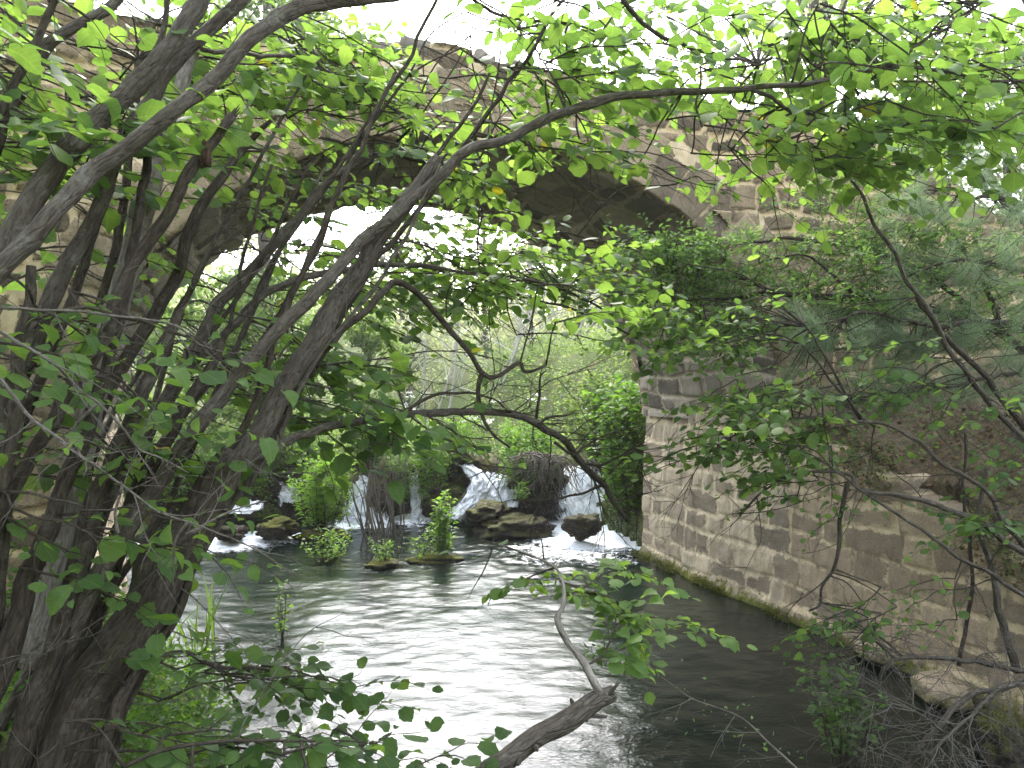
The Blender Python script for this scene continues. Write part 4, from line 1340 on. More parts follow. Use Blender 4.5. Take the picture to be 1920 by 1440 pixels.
fill((1330, 620, 1560, 760), (4.9, 5.4), 14, .08, 202, ln=(.3, .55), tone=.55, tilt=.45, **kw)
fill((1230, 560, 1500, 660), (5.2, 5.8), 16, .08, 203, ln=(.35, .6), tone=.5, tilt=.4, **kw)
fill((1600, 620, 1760, 770), (5.0, 5.5), 8, .075, 204, ln=(.3, .5), tone=.4, tilt=.45, **kw)
fill((1560, 1080, 1800, 1200), (4.6, 5.0), 8, .06, 205, ln=(.3, .5), tone=.5, tilt=.45, **kw)
fill((1760, 700, 1940, 1000), (4.8, 5.4), 9, .075, 206, ln=(.3, .5), tone=.35, tilt=.45, **kw)
fill((1380, 880, 1620, 980), (4.9, 5.1), 5, .05, 207, ln=(.3, .5), tone=.5, **kw)
R = np.random.default_rng(210)
for _ in range(36):
    wander(tw, K[R.integers(len(K))], nrm(np.array([-.5, 0, -.3]) + R.normal(0, .6, 3)), R.uniform(.25, .7), R, .004, 2)
tw.build('twigs', M['twig'], sap)
lv.build('foliage', M['leaf'], sap)

shrub = root('small_leaved_shrub', (4.3, 6.6, 1.7), 'fine-leaved shrub spreading left before the right end of the arch', 'shrub')
skel = []
for i, (pts, w) in enumerate([
    ([(2060, 800, 6.5), (1900, 640, 6.4), (1780, 590, 6.3), (1694, 571, 6.2), (1603, 558, 6.1), (1512, 553, 6.0), (1453, 546, 6.0), (1395, 527, 6.0), (1330, 520, 6.0), (1260, 510, 6.0)], (22, 16, 13, 12, 6, 3)),
    ([(1453, 546, 6.0), (1400, 555, 6.0), (1340, 560, 6.0), (1280, 560, 6.0)], (8, 6, 3)),
    ([(1850, 620, 6.4), (1750, 520, 6.5), (1640, 470, 6.5), (1540, 450, 6.4), (1440, 450, 6.3), (1340, 455, 6.2)], (12, 9, 4)),
    ([(1900, 650, 6.5), (1800, 460, 6.6), (1700, 360, 6.7), (1600, 320, 6.7)], (12, 8, 3)),
    ([(1603, 558, 6.1), (1560, 510, 6.1), (1500, 480, 6.1), (1420, 490, 6.1)], (8, 5, 3)),
    ([(1800, 600, 6.3), (1700, 640, 6.2), (1600, 650, 6.1), (1480, 660, 6.0)], (9, 6, 3)),
]):
    stem(shrub, 'branch', pts, w, 'bark_dark', None, 6, 300 + i, .1, .02)
K = np.vstack(skel)
tw, lv = MB(), Leaves(SMALL)
kw = dict(K=K, mb=tw, store=lv, dirs=((-.9, -.1, .05), .5))


def fine_fill(box, dr, nb, size, seed, tone, mb, lv, K, dirs=(-.9, -.1, .05), ln=(.3, .6), sp=.02):
    R = np.random.default_rng(seed)
    for _ in range(nb):
        p = at(R.uniform(box[0], box[2]), R.uniform(box[1], box[3]), R.uniform(*dr))
        d = np.array(dirs) + R.normal(0, .5, 3)
        L = R.uniform(*ln)
        p0 = p - nrm(d) * L * .5
        connect(mb, p0, K, R, .003)
        n = 6
        t = np.linspace(0, 1, n)
        pts = p0 + nrm(d) * (t * L)[:, None] + R.normal(0, .012, (n, 3)) - np.array([0, 0, .12 * L]) * (t ** 2)[:, None]
        mb.tube(pts, np.linspace(.003, .0012, n), 4, 2)
        for i in range(int(L / .035)):
            f = R.uniform(.05, 1)
            c = np.array([np.interp(f, t, pts[:, q]) for q in range(3)])
            dd = nrm(d * .6 + R.normal(0, .7, 3))
            l2 = R.uniform(.06, .16)
            m = int(l2 / sp)
            u = (np.arange(m) + .5) / m
            cc = c + dd * (u * l2)[:, None] + R.normal(0, .006, (m, 3))
            s = nrm(np.cross(dd, R.normal(0, .3, 3) + (0, 0, 1)))
            sg = np.where(np.arange(m) % 2, 1, -1)[:, None]
            lv.add(cc, nrm(dd * .7 + s * sg + R.normal(0, .3, (m, 3))), np.array([0, -.2, 1]) + R.normal(0, .5, (m, 3)), size * R.uniform(.6, 1.2, m), np.clip(tone + R.normal(0, .2, m), 0, 1))


fine_fill((1250, 440, 1680, 640), (5.7, 6.6), 140, .042, 301, .45, tw, lv, K)
fine_fill((1600, 420, 1930, 640), (5.9, 6.8), 95, .042, 302, .4, tw, lv, K)
fine_fill((1480, 300, 1720, 470), (6.2, 6.9), 52, .036, 303, .6, tw, lv, K)
fine_fill((1180, 440, 1330, 560), (5.8, 6.4), 34, .05, 304, .55, tw, lv, K)
tw.build('twigs', M['twig'], shrub)
lv.build('foliage', M['leaf_small'], shrub)
print('shrub leaves', lv.count())

# pine leaning in from the right edge
pine = root('pine_tree', (5.6, 6.9, 2.6), 'grey green pine whose long-needled boughs hang at the right edge', 'pine')
skel = []
stem(pine, 'trunk', [(2150, 900, 6.9), (2130, 500, 6.9), (2110, 100, 6.9), (2090, -300, 6.9)], (70, 56, 44), 'bark_dark', None, 12, 400, .15, .03)
for i, (pts, w) in enumerate([
    ([(2120, 420, 6.9), (1980, 380, 6.5), (1877, 374, 6.2), (1840, 325, 6.1), (1780, 295, 6.0), (1720, 280, 5.9)], (14, 10, 7, 3)),
    ([(1877, 374, 6.2), (1826, 374, 6.1), (1780, 356, 6.0), (1720, 352, 5.9)], (8, 6, 3)),
    ([(2120, 560, 6.9), (1980, 520, 6.5), (1880, 500, 6.2), (1800, 490, 6.0), (1700, 520, 5.9)], (14, 9, 3)),
    ([(2120, 640, 6.9), (1960, 620, 6.3), (1850, 600, 6.0), (1740, 610, 5.8), (1620, 590, 5.7), (1530, 610, 5.6)], (14, 9, 3)),
    ([(2120, 300, 6.9), (2000, 250, 6.6), (1900, 235, 6.4), (1820, 240, 6.2)], (12, 8, 3)),
    ([(2125, 760, 6.9), (1980, 720, 6.2), (1880, 700, 5.9), (1780, 720, 5.7), (1640, 740, 5.5)], (12, 8, 3)),
    ([(2110, 160, 6.9), (2000, 120, 6.6), (1920, 130, 6.5)], (12, 8, 3)),
]):
    stem(pine, 'bough', pts, w, 'bark_dark', None, 6, 410 + i, .1, .03)
K = np.vstack(skel[1:])
tw, nd = MB(), Leaves((np.array([(-.009, 0, 0), (.009, 0, 0), (0.004, 1, 0), (-.004, 1, 0)]), np.array([(0, 1, 2, 3)]), None))
R = np.random.default_rng(420)


def needles(c, d, R, n=34, L=.11):
    dd = nrm(d * R.uniform(.3, 1.1, n)[:, None] + R.normal(0, .55, (n, 3)))
    dd[:, 2] -= .12
    cc = c - d * R.uniform(0, .08, n)[:, None]
    nd.add(cc, dd, R.normal(0, 1, (n, 3)), L * R.uniform(.7, 1.2, n), np.clip(.5 + R.normal(0, .25, n), 0, 1))


for _ in range(340):
    p = at(R.uniform(1640, 1940), R.uniform(190, 760), R.uniform(5.6, 6.7))
    if R.uniform() < .25:
        p = at(R.uniform(1450, 1700), R.uniform(560, 760), R.uniform(5.4, 6.2))
    k = int(np.argmin(np.linalg.norm(K - p, axis=1)))
    v = p - K[k]
    L = np.linalg.norm(v)
    if L > .75:
        p = K[k] + v / L * .75
        v = p - K[k]
    mid = K[k] + v * .5 + np.array([0, 0, -.05]) + R.normal(0, .03, 3)
    pts = np.array([K[k], mid, p])
    tw.tube(pts, [.004, .003, .002], 4, 4)
    d = nrm(p - mid + np.array([-.05, 0, .05]))
    for f in np.linspace(.55, 1, 4):
        needles(np.array([np.interp(f, [0, .5, 1], pts[:, q]) for q in range(3)]), d, R)
tw.build('twigs', M['twig'], pine)
nd.build('needles', M['needle'], pine)

# dry tangle at the bottom right
dead = root('dead_branch', (4.0, 4.6, .9), 'bare grey fallen branch with a tangle of dry twigs at lower right', 'branch')
skel = []
for i, (pts, w) in enumerate([
    ([(2040, 1262, 4.9), (1920, 1255, 4.8), (1840, 1244, 4.75), (1767, 1237, 4.7), (1694, 1232, 4.65), (1668, 1248, 4.6), (1657, 1285, 4.6), (1654, 1339, 4.6), (1650, 1400, 4.6)], (14, 11, 9, 7)),
    ([(1690, 1480, 4.3), (1712, 1438, 4.3), (1767, 1357, 4.35), (1796, 1325, 4.4), (1858, 1299, 4.5), (1920, 1274, 4.55), (2020, 1230, 4.7)], (17, 15, 14)),
    ([(2000, 1250, 4.5), (1900, 1290, 4.4), (1830, 1340, 4.3), (1780, 1380, 4.25), (1740, 1420, 4.2)], (11, 9, 7)),
    ([(1680, 1235, 4.65), (1640, 1200, 4.7), (1625, 1196, 4.7)], (7, 6, 4)),
    ([(1694, 1232, 4.65), (1630, 1190, 4.7), (1617, 1230, 4.7), (1620, 1290, 4.7)], (6, 5, 3)),
    ([(1780, 1380, 4.3), (1700, 1330, 4.3), (1600, 1300, 4.4)], (7, 5, 3)),
]):
    stem(dead, 'limb', pts, tuple(.72 * q for q in w), 'bark', None, 8, 500 + i, .12, .02)
K = np.vstack(skel)
tw = MB()
R = np.random.default_rng(510)
for _ in range(120):
    wander(tw, K[R.integers(len(K))], nrm(np.array([-.5, -.1, -.1]) + R.normal(0, .8, 3)), R.uniform(.2, .65), R, .0035, 2, .5)
tw.build('twigs', M['twig_grey'], dead)

br2 = root('thin_twig', at(1440, 1360, 3.4), 'single thin brown twig trailing over the dark water at lower right', 'twig')
mb = MB()
P = np.array([at(*p) for p in [(1240, 1270, 3.6), (1300, 1310, 3.55), (1380, 1342, 3.5), (1420, 1375, 3.4), (1470, 1420, 3.3), (1540, 1480, 3.2)]])
mb.tube(P, np.linspace(.0015, .006, len(P)), 5, 5, jitter=.008, seed=4)
lv = Leaves(SMALL)
R = np.random.default_rng(515)
for i in range(1, len(P)):
    wander(mb, P[i], nrm(P[i - 1] - P[i] + R.normal(0, .1, 3)), .25, R, .002, 1)
    for _ in range(12):
        lv.add(P[i] + R.normal(0, .07, 3), R.normal(0, 1, 3), R.normal(0, .5, 3) + (0, 0, 1), R.uniform(.012, .024), R.uniform(.4, .9))
mb.build('stem', M['twig_grey'], br2)
lv.build('foliage', M['leaf_small'], br2)

# ------------------------------------------------------------------ small plants
def herb(name, base, h, spread, n, size, mat, label, cat, seed, tmpl=SMALL, group=None, lean=(0, 0), lpm=60, tone=.55, stemmat='twig'):
    """a clump of upright leafy stems"""
    R = np.random.default_rng(seed)
    o = root(name, base, label, cat, group)
    mb, lv = MB(), Leaves(tmpl)
    for _ in range(n):
        hh = h * R.uniform(.55, 1.0)
        a = R.uniform(0, 2 * np.pi)
        off = np.array([np.cos(a), np.sin(a), 0]) * R.uniform(0, 1) * spread
        p0 = np.asarray(base) + off * .35
        p2 = np.asarray(base) + off * 1.1 + np.array([lean[0], lean[1], 0]) + np.array([0, 0, hh])
        p1 = (p0 + p2) / 2 + np.array([0, 0, .08 * hh]) + R.normal(0, .03 * h, 3)
        pts = np.array([p0, p1, p2])
        C = mb.tube(pts, [.005, .0035, .0015], 4, 6)
        m = int(hh * lpm)
        f = R.uniform(.15, 1, m)
        c = np.stack([np.interp(f, np.linspace(0, 1, len(C)), C[:, q]) for q in range(3)], -1)
        ang = R.uniform(0, 2 * np.pi, m)
        d = np.stack([np.cos(ang), np.sin(ang), R.normal(.1, .35, m)], -1)
        c = c + nrm(d) * (R.uniform(0, 1, m) * .05)[:, None]
        lv.add(c, d, np.array([0, 0, 1.0]) + R.normal(0, .5, (m, 3)), size * R.uniform(.6, 1.2, m), np.clip(tone + R.normal(0, .2, m), 0, 1))
    mb.build('stems', M[stemmat], o)
    lv.build('foliage', M[mat], o)
    return o


def wpt(px, py, z=0.0):
    d = F * (H - z) / (py - HY)
    return np.array([(px - 960) / F * d, d, z])


herb('midstream_bush', wpt(603, 1005) + (0, 0, .05), 1.25, .6, 52, .10, 'leaf_herb', 'dense green willow-like bush on the islet in midstream', 'bush', 601, NARROW, lpm=58, tone=.95)
herb('yellow_green_shoots', wpt(610, 1055), .5, .42, 22, .05, 'leaf_herb', 'yellow green sprigs growing out of the water before the midstream bush', 'plant', 602, SMALL, lpm=60, tone=.95)
herb('fern_like_plant', wpt(832, 1052), 1.0, .2, 9, .075, 'leaf_herb', 'tall upright bright green plant on the moss mound in midstream', 'plant', 603, SMALL, lpm=75, tone=.85)
herb('low_water_plant', wpt(790, 1050), .45, .35, 12, .05, 'leaf_herb', 'short loose green plant on the moss mound left of the tall plant', 'plant', 604, SMALL, lpm=50, tone=.7)
herb('tussock_plant', wpt(718, 1060), .38, .25, 14, .05, 'leaf_herb', 'small leafy tussock at the foot of the dry grey stems', 'plant', 605, SMALL, lpm=50, tone=.8)
rock(wpt(815, 1052) + (0, 0, .01), (.33, .2, .075), 31, 'long low yellow moss mound in midstream under the tall plant', 1.0, 18)
rock(wpt(720, 1062) + (0, 0, .01), (.2, .17, .075), 32, 'small moss mound in the water under the dry grey stems', 1.0, 18)
herb('waterside_weed', wpt(530, 1200), .62, .14, 4, .045, 'leaf_herb', 'thin weed with yellow green leaves standing in the water at left', 'plant', 606, SMALL, lpm=50, tone=.95)
herb('small_leafy_plant', wpt(1590, 1440, .1), .62, .22, 16, .05, 'leaf_small', 'small leafy plant beside the dry twigs at lower right', 'plant', 607, SMALL, lpm=80, tone=.7)
herb('cliff_plant', at(975, 945, 12.3), .4, .25, 8, .07, 'leaf_herb', 'bright leafy plant on the flat rock right of the fan shaped fall', 'plant', 608, SMALL, lpm=40, tone=.9)

# dry grey stems in midstream
o = root('dry_stems', wpt(715, 1030), 'clump of bare grey upright stems standing in midstream before the falls', 'dead bush')
mb = MB()
R = np.random.default_rng(620)
for k in range(26):
    b = wpt(715 + R.normal(0, 22), 1015 + R.normal(0, 18))
    b[2] = -.1
    top = b + np.array([R.normal(-.1, .22), R.normal(0, .2), R.uniform(.9, 1.75)])
    mid = (b + top) / 2 + R.normal(0, .06, 3)
    mb.tube(np.array([b, mid, top]), [.016 * R.uniform(.6, 1.2), .010, .004], 5, 6, jitter=.02, seed=k)
    if k % 2:
        wander(mb, mid, nrm(np.array([R.normal(0, .5), 0, .6])), .5, R, .005, 1)
mb.build('stems', M['twig_grey'], o)


def blades(name, base, n, h, spread, label, seed, mat='reed', width=.018, group=None, cat='reeds', tone=.6):
    R = np.random.default_rng(seed)
    o = MB()
    for _ in range(n):
        p = np.asarray(base, float) + np.array([R.normal(0, spread), R.normal(0, spread), 0])
        hh = h * R.uniform(.5, 1)
        ln = R.normal(0, .22, 2)
        bend = R.uniform(0, .35)
        t = np.linspace(0, 1, 7)
        C = p + np.stack([ln[0] * hh * t ** 1.6, ln[1] * hh * t ** 1.6, hh * (t - bend * .5 * t ** 3)], -1)
        a = R.uniform(0, 3.14)
        s = np.array([np.cos(a), np.sin(a), 0])
        w = width * (1 - t ** 3) * R.uniform(.6, 1.1) + .0006
        V = np.concatenate([C - s * w[:, None] / 2, C + s * w[:, None] / 2])
        q = [(i, i + 7, i + 8, i + 1) for i in range(6)]
        o.add(V, q, None, np.clip(tone + R.normal(0, .2), 0, 1))
    ob = o.build(name, M[mat])
    return tag(ob, label, cat, group) if label else ob


blades('reed_clump', wpt(388, 1222), 9, .80, .07, 'tall pointed reed blades standing in the water right of the leaning trunk', 631, width=.028, tone=.15)
blades('reed_clump', wpt(325, 1255), 14, .75, .14, 'shorter grassy reed clump close to the leaning trunk', 632, width=.022, tone=.15)
blades('reed_clump', wpt(270, 1240), 16, .6, .15, 'pale green reed clump half hidden behind the leaning trunk', 633, width=.02, tone=.2)

# ------------------------------------------------------------------ ground cover and leafy edges (nobody could count these)
def cover(name, pts, h, size, mat, seed, tmpl=CHIP, tone=.5, per=10):
    R = np.random.default_rng(seed)
    lv = Leaves(tmpl)
    n = len(pts)
    for _ in range(per):
        q = pts + np.stack([R.normal(0, .06, n), R.normal(0, .06, n), np.minimum(np.abs(R.normal(0, 1, n)), 1.7) * h * .6], -1)
        a = R.uniform(0, 6.28, n)
        d = np.stack([np.cos(a), np.sin(a), R.normal(.2, .5, n)], -1)
        lv.add(q, d, np.array([0, 0, 1]) + R.normal(0, .5, (n, 3)), size * R.uniform(.5, 1.2, n), np.clip(tone + R.normal(0, .22, n), 0, 1))
    o = lv.build(name, M[mat])
    return setting(o, 'stuff')


def scatter(x0, x1, y0, y1, n, seed, cond=None):
    R = np.random.default_rng(seed)
    x, y = R.uniform(x0, x1, n), R.uniform(y0, y1, n)
    if cond is not None:
        k = cond(x, y)
        x, y = x[k], y[k]
    return np.stack([x, y, ground_z(x, y)], -1)


p = scatter(-4.5, -1.4, 3.3, 7.0, 1900, 701, lambda x, y: (poly_sd(x, y, POLY) > -.12) & (poly_sd(x, y, POLY) < 1.1))
cover('bank_undergrowth', p, .30, .05, 'leaf_herb', 702, SMALL, .6, 14)
p = scatter(-7, -2.5, 4, 9, 600, 703, lambda x, y: poly_sd(x, y, POLY) > .2)
cover('left_bank_undergrowth', p, .5, .07, 'leaf_herb', 704, SMALL, .4, 8)
p = scatter(2.5, 7.5, 3.5, 8.2, 900, 705, lambda x, y: (to_br(x, y)[0] > .25) & (to_br(x, y)[1] < -.1))
cover('right_bank_undergrowth', p, .3, .045, 'leaf_small', 706, SMALL, .35, 5)
p = scatter(2.6, 8, 3.0, 8.3, 5200, 715, lambda x, y: (to_br(x, y)[0] > .12) & (to_br(x, y)[1] < .1))
lv = Leaves(CHIP)
R = np.random.default_rng(716)
n = len(p)
lv.add(p + (0, 0, .015), R.normal(0, 1, (n, 3)), R.normal(0, .45, (n, 3)) + (0, 0, 1), R.uniform(.025, .07, n), R.uniform(0, 1, n))
setting(lv.build('leaf_litter', M['litter']), 'stuff')
n = 1500
R = np.random.default_rng(718)
t0 = -R.uniform(0, 1, n) ** .8 * 4.6
r0 = np.abs(R.normal(0, .16, n)) - .12
pz = quay_top(t0) + .04 + R.uniform(-.1, .12, n) * (r0 > .02) - np.where(r0 < .02, R.uniform(-.02, .22, n), 0)
pz = np.where(vnoise(t0 * 2.1, 0, 0, 19) > -.1, pz, -.5)
k = pz > 0
pts = br(r0[k], t0[k], pz[k])
cover('wall_top_growth', pts, .14, .036, 'leaf_small', 719, SMALL, .3, 3)
lv = Leaves(CHIP)
m = len(pts)
for _ in range(3):
    lv.add(pts + R.normal(0, .05, (m, 3)), R.normal(0, 1, (m, 3)), R.normal(0, 1, (m, 3)), R.uniform(.02, .05, m), R.uniform(0, 1, m))
setting(lv.build('dead_leaves', M['litter']), 'stuff')
bs = MB()
R = np.random.default_rng(717)
for k in range(150):
    t0, r0 = R.uniform(-4.6, .0), R.uniform(.1, 2.2)
    q = br(r0, t0, 0)
    q[2] = float(ground_z(np.array([q[0]]), np.array([q[1]]))[0]) - .02
    wander(bs, q, nrm(np.array([R.normal(-.35, .5), R.normal(-.2, .4), R.uniform(.1, .9)])), R.uniform(.2, .8), R, R.uniform(.002, .005), 1, .5)
setting(bs.build('dry_stalks', M['twig']), 'stuff')
# tall herbs on the upstream bank
p = scatter(-7, 4.5, 13.4, 24, 2600, 707, lambda x, y: np.abs(x + .6 + .12 * (y - 14)) > .35)
cover('upstream_herbs', p, .55, .085, 'leaf_far', 708, SMALL, .75, 12)
# growth on the ledge itself
R = np.random.default_rng(709)
x = np.concatenate([R.uniform(-6.5, -2.75, 260), R.uniform(-2.1, -1.1, 150), R.uniform(-.15, .75, 150), R.uniform(1.75, 2.2, 70)])
hang = R.uniform(0, 1, len(x)) < .45
pts = np.stack([x, np.where(hang, 12.95 + R.normal(0, .12, len(x)), 13.5 + R.normal(0, .25, len(x))), np.where(hang, R.uniform(.25, .95, len(x)), R.uniform(.85, 1.1, len(x)))], -1)
cover('ledge_growth', pts, .45, .07, 'leaf_herb', 710, SMALL, .6, 22)
# plants along the top of the bridge
r = np.random.default_rng(711).uniform(-11, 2, 260)
cover('bridge_top_growth', br(r, np.random.default_rng(712).uniform(.0, .7, 260), top_z(r) + .02), .12, .05, 'leaf_herb', 713, SMALL, .5, 6)
# moss line along the wall foot
R = np.random.default_rng(714)
t = R.uniform(-1.7, 2.86, 3200)
t = t[vnoise(t * 3.1, 0, 0, 15) + .6 * vnoise(t * 9, 0, 0, 16) > -.05]
pts = br(-.185 + R.normal(0, .014, len(t)), t, R.uniform(-.01, 1, len(t)) ** 1.6 * .10)
lv = Leaves(CHIP)
for _ in range(3):
    lv.add(pts + R.normal(0, .012, pts.shape), R.normal(0, 1, pts.shape), R.normal(0, 1, pts.shape), R.uniform(.008, .02, len(pts)), R.uniform(0, 1, len(pts)))
setting(lv.build('wall_foot_moss', M['moss']), 'stuff')

# roots draped over the boulder left of the widest fall
o = root('hanging_roots', at(1030, 850, 12.6), 'mat of grey dead roots draped over the boulder left of the widest fall', 'roots')
mb = MB()
R = np.random.default_rng(720)
for k in range(90):
    p = at(1025 + R.normal(0, 28), 858 + R.normal(0, 8), 12.6 + R.normal(0, .12))
    q = p + np.array([R.normal(0, .3), -.12 + R.normal(0, .1), -R.uniform(.2, .6)])
    mb.tube(np.array([p, (p + q) / 2 + R.normal(0, .06, 3) + (0, -.1, .12), q]), [.012, .010, .005], 4, 4, jitter=.03, seed=k)
mb.build('root_strands', M['twig_grey'], o)

# dark leafy shrub squeezed beside the far end of the abutment
herb('waterside_shrub', np.array([1.72, 11.6, .1]), 2.4, .55, 34, .13, 'leaf_herb', 'leafy shrub crowding the far edge of the right abutment above the foam', 'shrub', 730, SMALL, lpm=40, tone=.6)
herb('bank_shrub', np.array([1.5, 13.6, .9]), 1.7, .7, 50, .11, 'leaf_far', 'pale green shrub above the widest fall', 'shrub', 731, SMALL, lpm=42, tone=.6)
herb('bank_shrub', np.array([-.9, 14.0, .9]), .85, .5, 36, .09, 'leaf_herb', 'bushy green herb clump between the two middle falls', 'shrub', 732, NARROW, lpm=60, tone=.8)
herb('bank_shrub', np.array([.3, 13.7, .9]), .75, .55, 44, .09, 'leaf_herb', 'soft green clump right of the fan shaped fall', 'shrub', 733, NARROW, lpm=60, tone=.75)
herb('bank_shrub', np.array([-2.5, 13.5, .8]), 1.0, .6, 40, .09, 'leaf_herb', 'dark green clump overhanging the narrow fall', 'shrub', 734, SMALL, lpm=50, tone=.4)
herb('bank_shrub', np.array([-4.0, 13.2, .7]), 1.2, .8, 46, .09, 'leaf_far', 'grey green thicket behind the midstream bush', 'shrub', 735, NARROW, lpm=60, tone=.3)

# white umbel flowers upstream
R = np.random.default_rng(740)
for k in range(26):
    px = R.uniform(735, 1090)
    d = R.uniform(15, 19)
    x = (px - 960) / F * d
    zb = float(ground_z(np.array([x]), np.array([d]))[0])
    ztop = H + (HY - R.uniform(735, 800)) / F * d
    o = root('umbel_flower', (x, d, zb), 'white flat-topped wild flower in the bright herbs beyond the falls', 'wildflower', 'white umbel flowers beyond the falls')
    mb = MB()
    mb.tube(np.array([(x, d, zb), (x + R.normal(0, .03), d, (zb + ztop) / 2), (x, d, ztop)]), [.008, .006, .004], 5, 4)
    mb.build('stem', M['reed'], o)
    lv = Leaves(CHIP)
    n = 70
    a, rr = R.uniform(0, 6.28, n), np.sqrt(R.uniform(0, 1, n)) * R.uniform(.08, .14)
    c = np.stack([x + np.cos(a) * rr, d + np.sin(a) * rr, ztop + .05 - rr * .35 + R.normal(0, .012, n)], -1)
    lv.add(c, R.normal(0, 1, (n, 3)) * (1, 1, .3), np.array([0, 0, 1]) + R.normal(0, .4, (n, 3)), R.uniform(.022, .04, n), np.full(n, .5))
    lv.build('blossoms', M['petal'], o)

# ------------------------------------------------------------------ trees beyond the bridge
def tree(name, x, y, h, w, label, seed, mat='leaf_far', n=3600, leaf=.17, trunk='bark', group='trees beyond the bridge', crown0=.18, tone=.55, cl=46):
    R = np.random.default_rng(seed)
    zb = float(ground_z(np.array([x]), np.array([y]))[0])
    o = root(name, (x, y, zb), label, 'tree', group)
    mb = MB()
    lean = R.normal(0, .06 * h, 2)
    top = np.array([x + lean[0], y + lean[1], zb + h * .85])
    P = np.array([(x, y, zb - .2), (x + lean[0] * .3, y + lean[1] * .3, zb + h * .35), top])
    mb.tube(P, [h * .020, h * .014, h * .003], 7, 6, .15, seed, .5, True, .03)
    C = []
    for _ in range(cl):
        f = crown0 + (1 - crown0) * R.uniform() ** .85
        prof = math.sin(min(1, (f - crown0) / (1 - crown0) * .93 + .07) * math.pi) ** .55
        a = R.uniform(0, 6.28)
        rr = w * .5 * prof * math.sqrt(R.uniform(.08, 1))
        c = np.array([x + lean[0] * f + math.cos(a) * rr, y + lean[1] * f + math.sin(a) * rr, zb + h * f])
        C.append(c)
        b = np.array([x + lean[0] * f * .5, y + lean[1] * f * .5, zb + h * max(.08, f - .2)])
        mb.tube(np.array([b, (b + c) / 2 + (0, 0, .04 * h), c]), [h * .006, h * .004, h * .001], 4, 3)
    C = np.array(C)
    lv = Leaves(CHIP)
    i = R.integers(0, cl, n)
    rad = (w * .5) * R.uniform(.16, .34, cl)
    g = R.normal(0, 1, (n, 3))
    g = nrm(g) * (R.uniform(0, 1, n) ** .5)[:, None]
    c = C[i] + g * rad[i][:, None] * (1, 1, .7)
    tn = R.normal(0, .13, cl)
    lv.add(c, R.normal(0, 1, (n, 3)), R.normal(0, .7, (n, 3)) + (0, 0, 1), leaf * R.uniform(.6, 1.2, n), np.clip(tone + tn[i] + R.normal(0, .12, n), 0, 1))
    mb.build('trunk', M[trunk], o)
    lv.build('crown', M[mat], o)
    return o


def bare(x, y, h, label, seed, n=3):
    R = np.random.default_rng(seed)
    zb = float(ground_z(np.array([x]), np.array([y]))[0])
    o = root('bare_tree', (x, y, zb), label, 'tree', 'pale bare trees beyond the bridge')
    for k in range(n):
        mb = MB()
        b = np.array([x + R.normal(0, .25), y + R.normal(0, .25), zb - .1])
        t = b + np.array([R.normal(0, .22) * h, 0, h * R.uniform(.7, 1)])
        P = np.array([b, (b + t) / 2 + R.normal(0, .05 * h, 3), t])
        C = mb.tube(P, [.045, .03, .01], 6, 6, .1, seed + k, .5, True, .03)
        for _ in range(9):
            i = R.integers(3, len(C))
            wander(mb, C[i], nrm(np.array([R.normal(0, .7), R.normal(0, .3), .7])), h * .28, R, .018, 1, .3)
        mb.build('trunk', M['pale_trunk'], o)
    return o


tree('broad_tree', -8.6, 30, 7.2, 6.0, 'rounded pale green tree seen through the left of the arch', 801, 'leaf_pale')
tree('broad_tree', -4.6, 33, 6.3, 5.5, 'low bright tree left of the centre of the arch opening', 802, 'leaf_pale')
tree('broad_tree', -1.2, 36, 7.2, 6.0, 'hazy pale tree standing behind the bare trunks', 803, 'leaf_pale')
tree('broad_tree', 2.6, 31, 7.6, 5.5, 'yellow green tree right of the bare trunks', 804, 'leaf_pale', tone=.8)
tree('broad_tree', 5.2, 24, 8.0, 5.0, 'fuller green tree close to the right abutment, seen past its far edge', 805, 'leaf_far')
tree('broad_tree', 2.9, 18.5, 4.6, 3.0, 'mid green bushy tree just beyond the right end of the arch', 806, 'leaf_far', 3000, .12)
tree('broad_tree', -11.5, 24, 7.5, 6.0, 'green tree behind the left haunch of the arch', 807, 'leaf_far')
tree('broad_tree', -6.6, 21, 4.2, 3.6, 'grey green bushy tree low at the left of the arch opening', 808, 'leaf_far', 3000, .12)
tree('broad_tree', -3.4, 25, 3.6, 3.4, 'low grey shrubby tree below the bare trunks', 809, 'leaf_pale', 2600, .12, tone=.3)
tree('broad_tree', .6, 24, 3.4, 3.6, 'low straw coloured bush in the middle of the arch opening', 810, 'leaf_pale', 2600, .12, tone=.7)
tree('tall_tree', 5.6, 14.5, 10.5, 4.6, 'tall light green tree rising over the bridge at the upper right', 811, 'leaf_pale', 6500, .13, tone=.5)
tree('tall_tree', 9.6, 13.5, 11.5, 5.5, 'tall tree at the right edge beyond the bridge end', 812, 'leaf_far', 6500, .14)
tree('leafy_tree', -4.7, 15.3, 3.5, 2.7, 'dense leafy tree on the upstream bank behind the midstream bush', 816, 'leaf_far', 4200, .12, tone=.5, crown0=.08)
tree('leafy_tree', -6.4, 16.6, 3.9, 3.0, 'dense leafy tree close behind the left abutment', 817, 'leaf_far', 4200, .12, tone=.4, crown0=.08)
tree('leafy_tree', -3.3, 17.5, 2.9, 2.2, 'small round leafy tree left of the leaning bare stems', 818, 'leaf_far', 3600, .11, tone=.65, crown0=.08)
tree('leafy_tree', 2.55, 15.2, 3.9, 1.9, 'slender leafy tree just past the far edge of the right abutment', 819, 'leaf_far', 3600, .11, tone=.55, crown0=.08)
tree('tall_tree', -5.6, 17, 10.8, 3.8, 'tall high-crowned tree upstream behind the left of the arch crown', 815, 'leaf_far', 8000, .15, crown0=.57)  # crown hidden by the bridge; added to darken the left water reflection
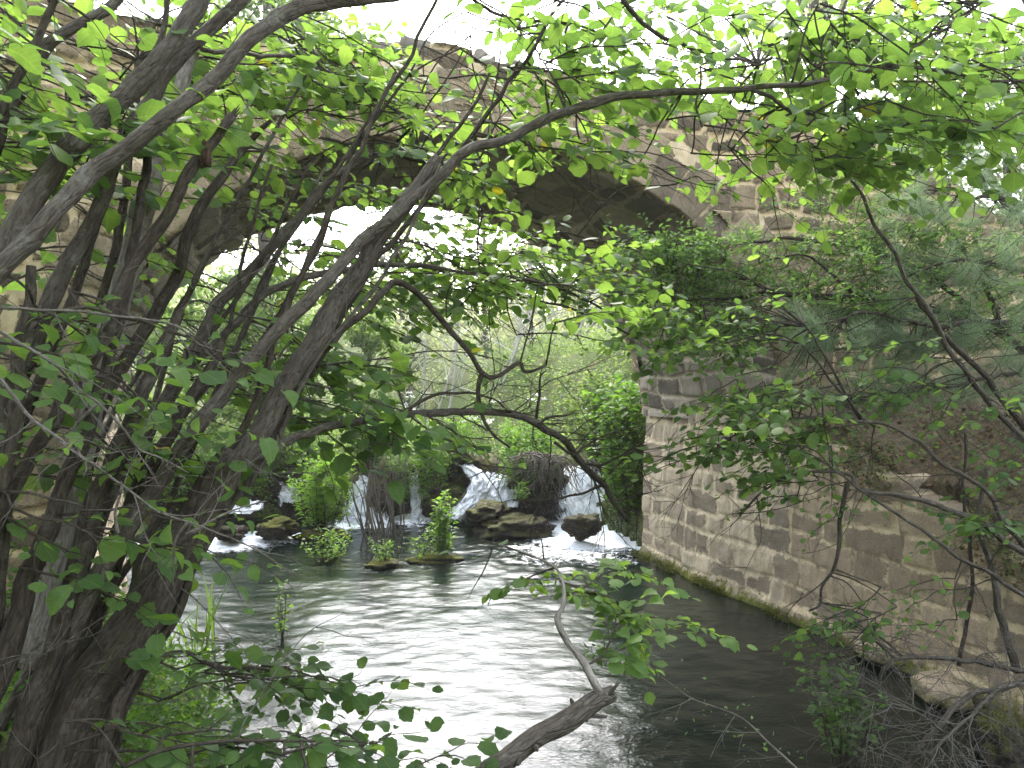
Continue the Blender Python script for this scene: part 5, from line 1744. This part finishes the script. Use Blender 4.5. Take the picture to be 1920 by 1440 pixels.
tree('tall_tree', -13, 17, 8, 6, 'tree behind the bridge at the far left', 813, 'leaf_far', 4000, .16)
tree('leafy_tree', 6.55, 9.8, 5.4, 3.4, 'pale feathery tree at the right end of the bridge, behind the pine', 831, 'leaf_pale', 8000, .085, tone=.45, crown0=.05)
bare(-2.2, 20, 4.0, 'leaning pale bare stems at the left of the bright clearing', 821)
bare(-.4, 21, 4.4, 'slender bare stems in the middle of the bright clearing', 822)
bare(1.1, 22, 3.6, 'short bare stems right of the middle of the bright clearing', 823, 2)
bare(2.3, 21, 4.0, 'single pale upright bare trunk beside the bushy tree', 824, 1)
# woods on the far slope, read as one mass
R = np.random.default_rng(830)
n = 15000
x = R.uniform(-45, 45, n)
y = R.uniform(44, 72, n)
z = ground_z(x, y) + R.uniform(.2, 1, n) * (4.0 + 1.6 * vnoise(x * .25, y * .25, 0, 5))
lv = Leaves(CHIP)
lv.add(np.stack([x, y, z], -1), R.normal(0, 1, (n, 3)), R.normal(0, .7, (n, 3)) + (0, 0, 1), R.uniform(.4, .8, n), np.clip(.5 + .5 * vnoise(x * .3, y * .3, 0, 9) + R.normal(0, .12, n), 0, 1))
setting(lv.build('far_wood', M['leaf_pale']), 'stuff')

# ------------------------------------------------------------------ damp bright air
hz_lo, hz_hi = np.array([-160.0, -100.0, -1.8]), np.array([160.0, 190.0, 45.0])
hz = np.array([[x, y, z] for x in (hz_lo[0], hz_hi[0]) for y in (hz_lo[1], hz_hi[1]) for z in (hz_lo[2], hz_hi[2])])
m, nt, out = new_mat('damp_air')
pv = nt.nodes.new('ShaderNodeVolumePrincipled')
pv.inputs['Color'].default_value = (.95, .97, 1, 1)
pv.inputs['Density'].default_value = .0010
pv.inputs['Anisotropy'].default_value = .3
nt.links.new(pv.outputs[0], out.inputs['Volume'])
setting(mesh_np('haze', hz, [np.array([(0, 1, 3, 2), (4, 6, 7, 5), (0, 4, 5, 1), (2, 3, 7, 6), (0, 2, 6, 4), (1, 5, 7, 3)])], m, None, None, False), 'stuff')
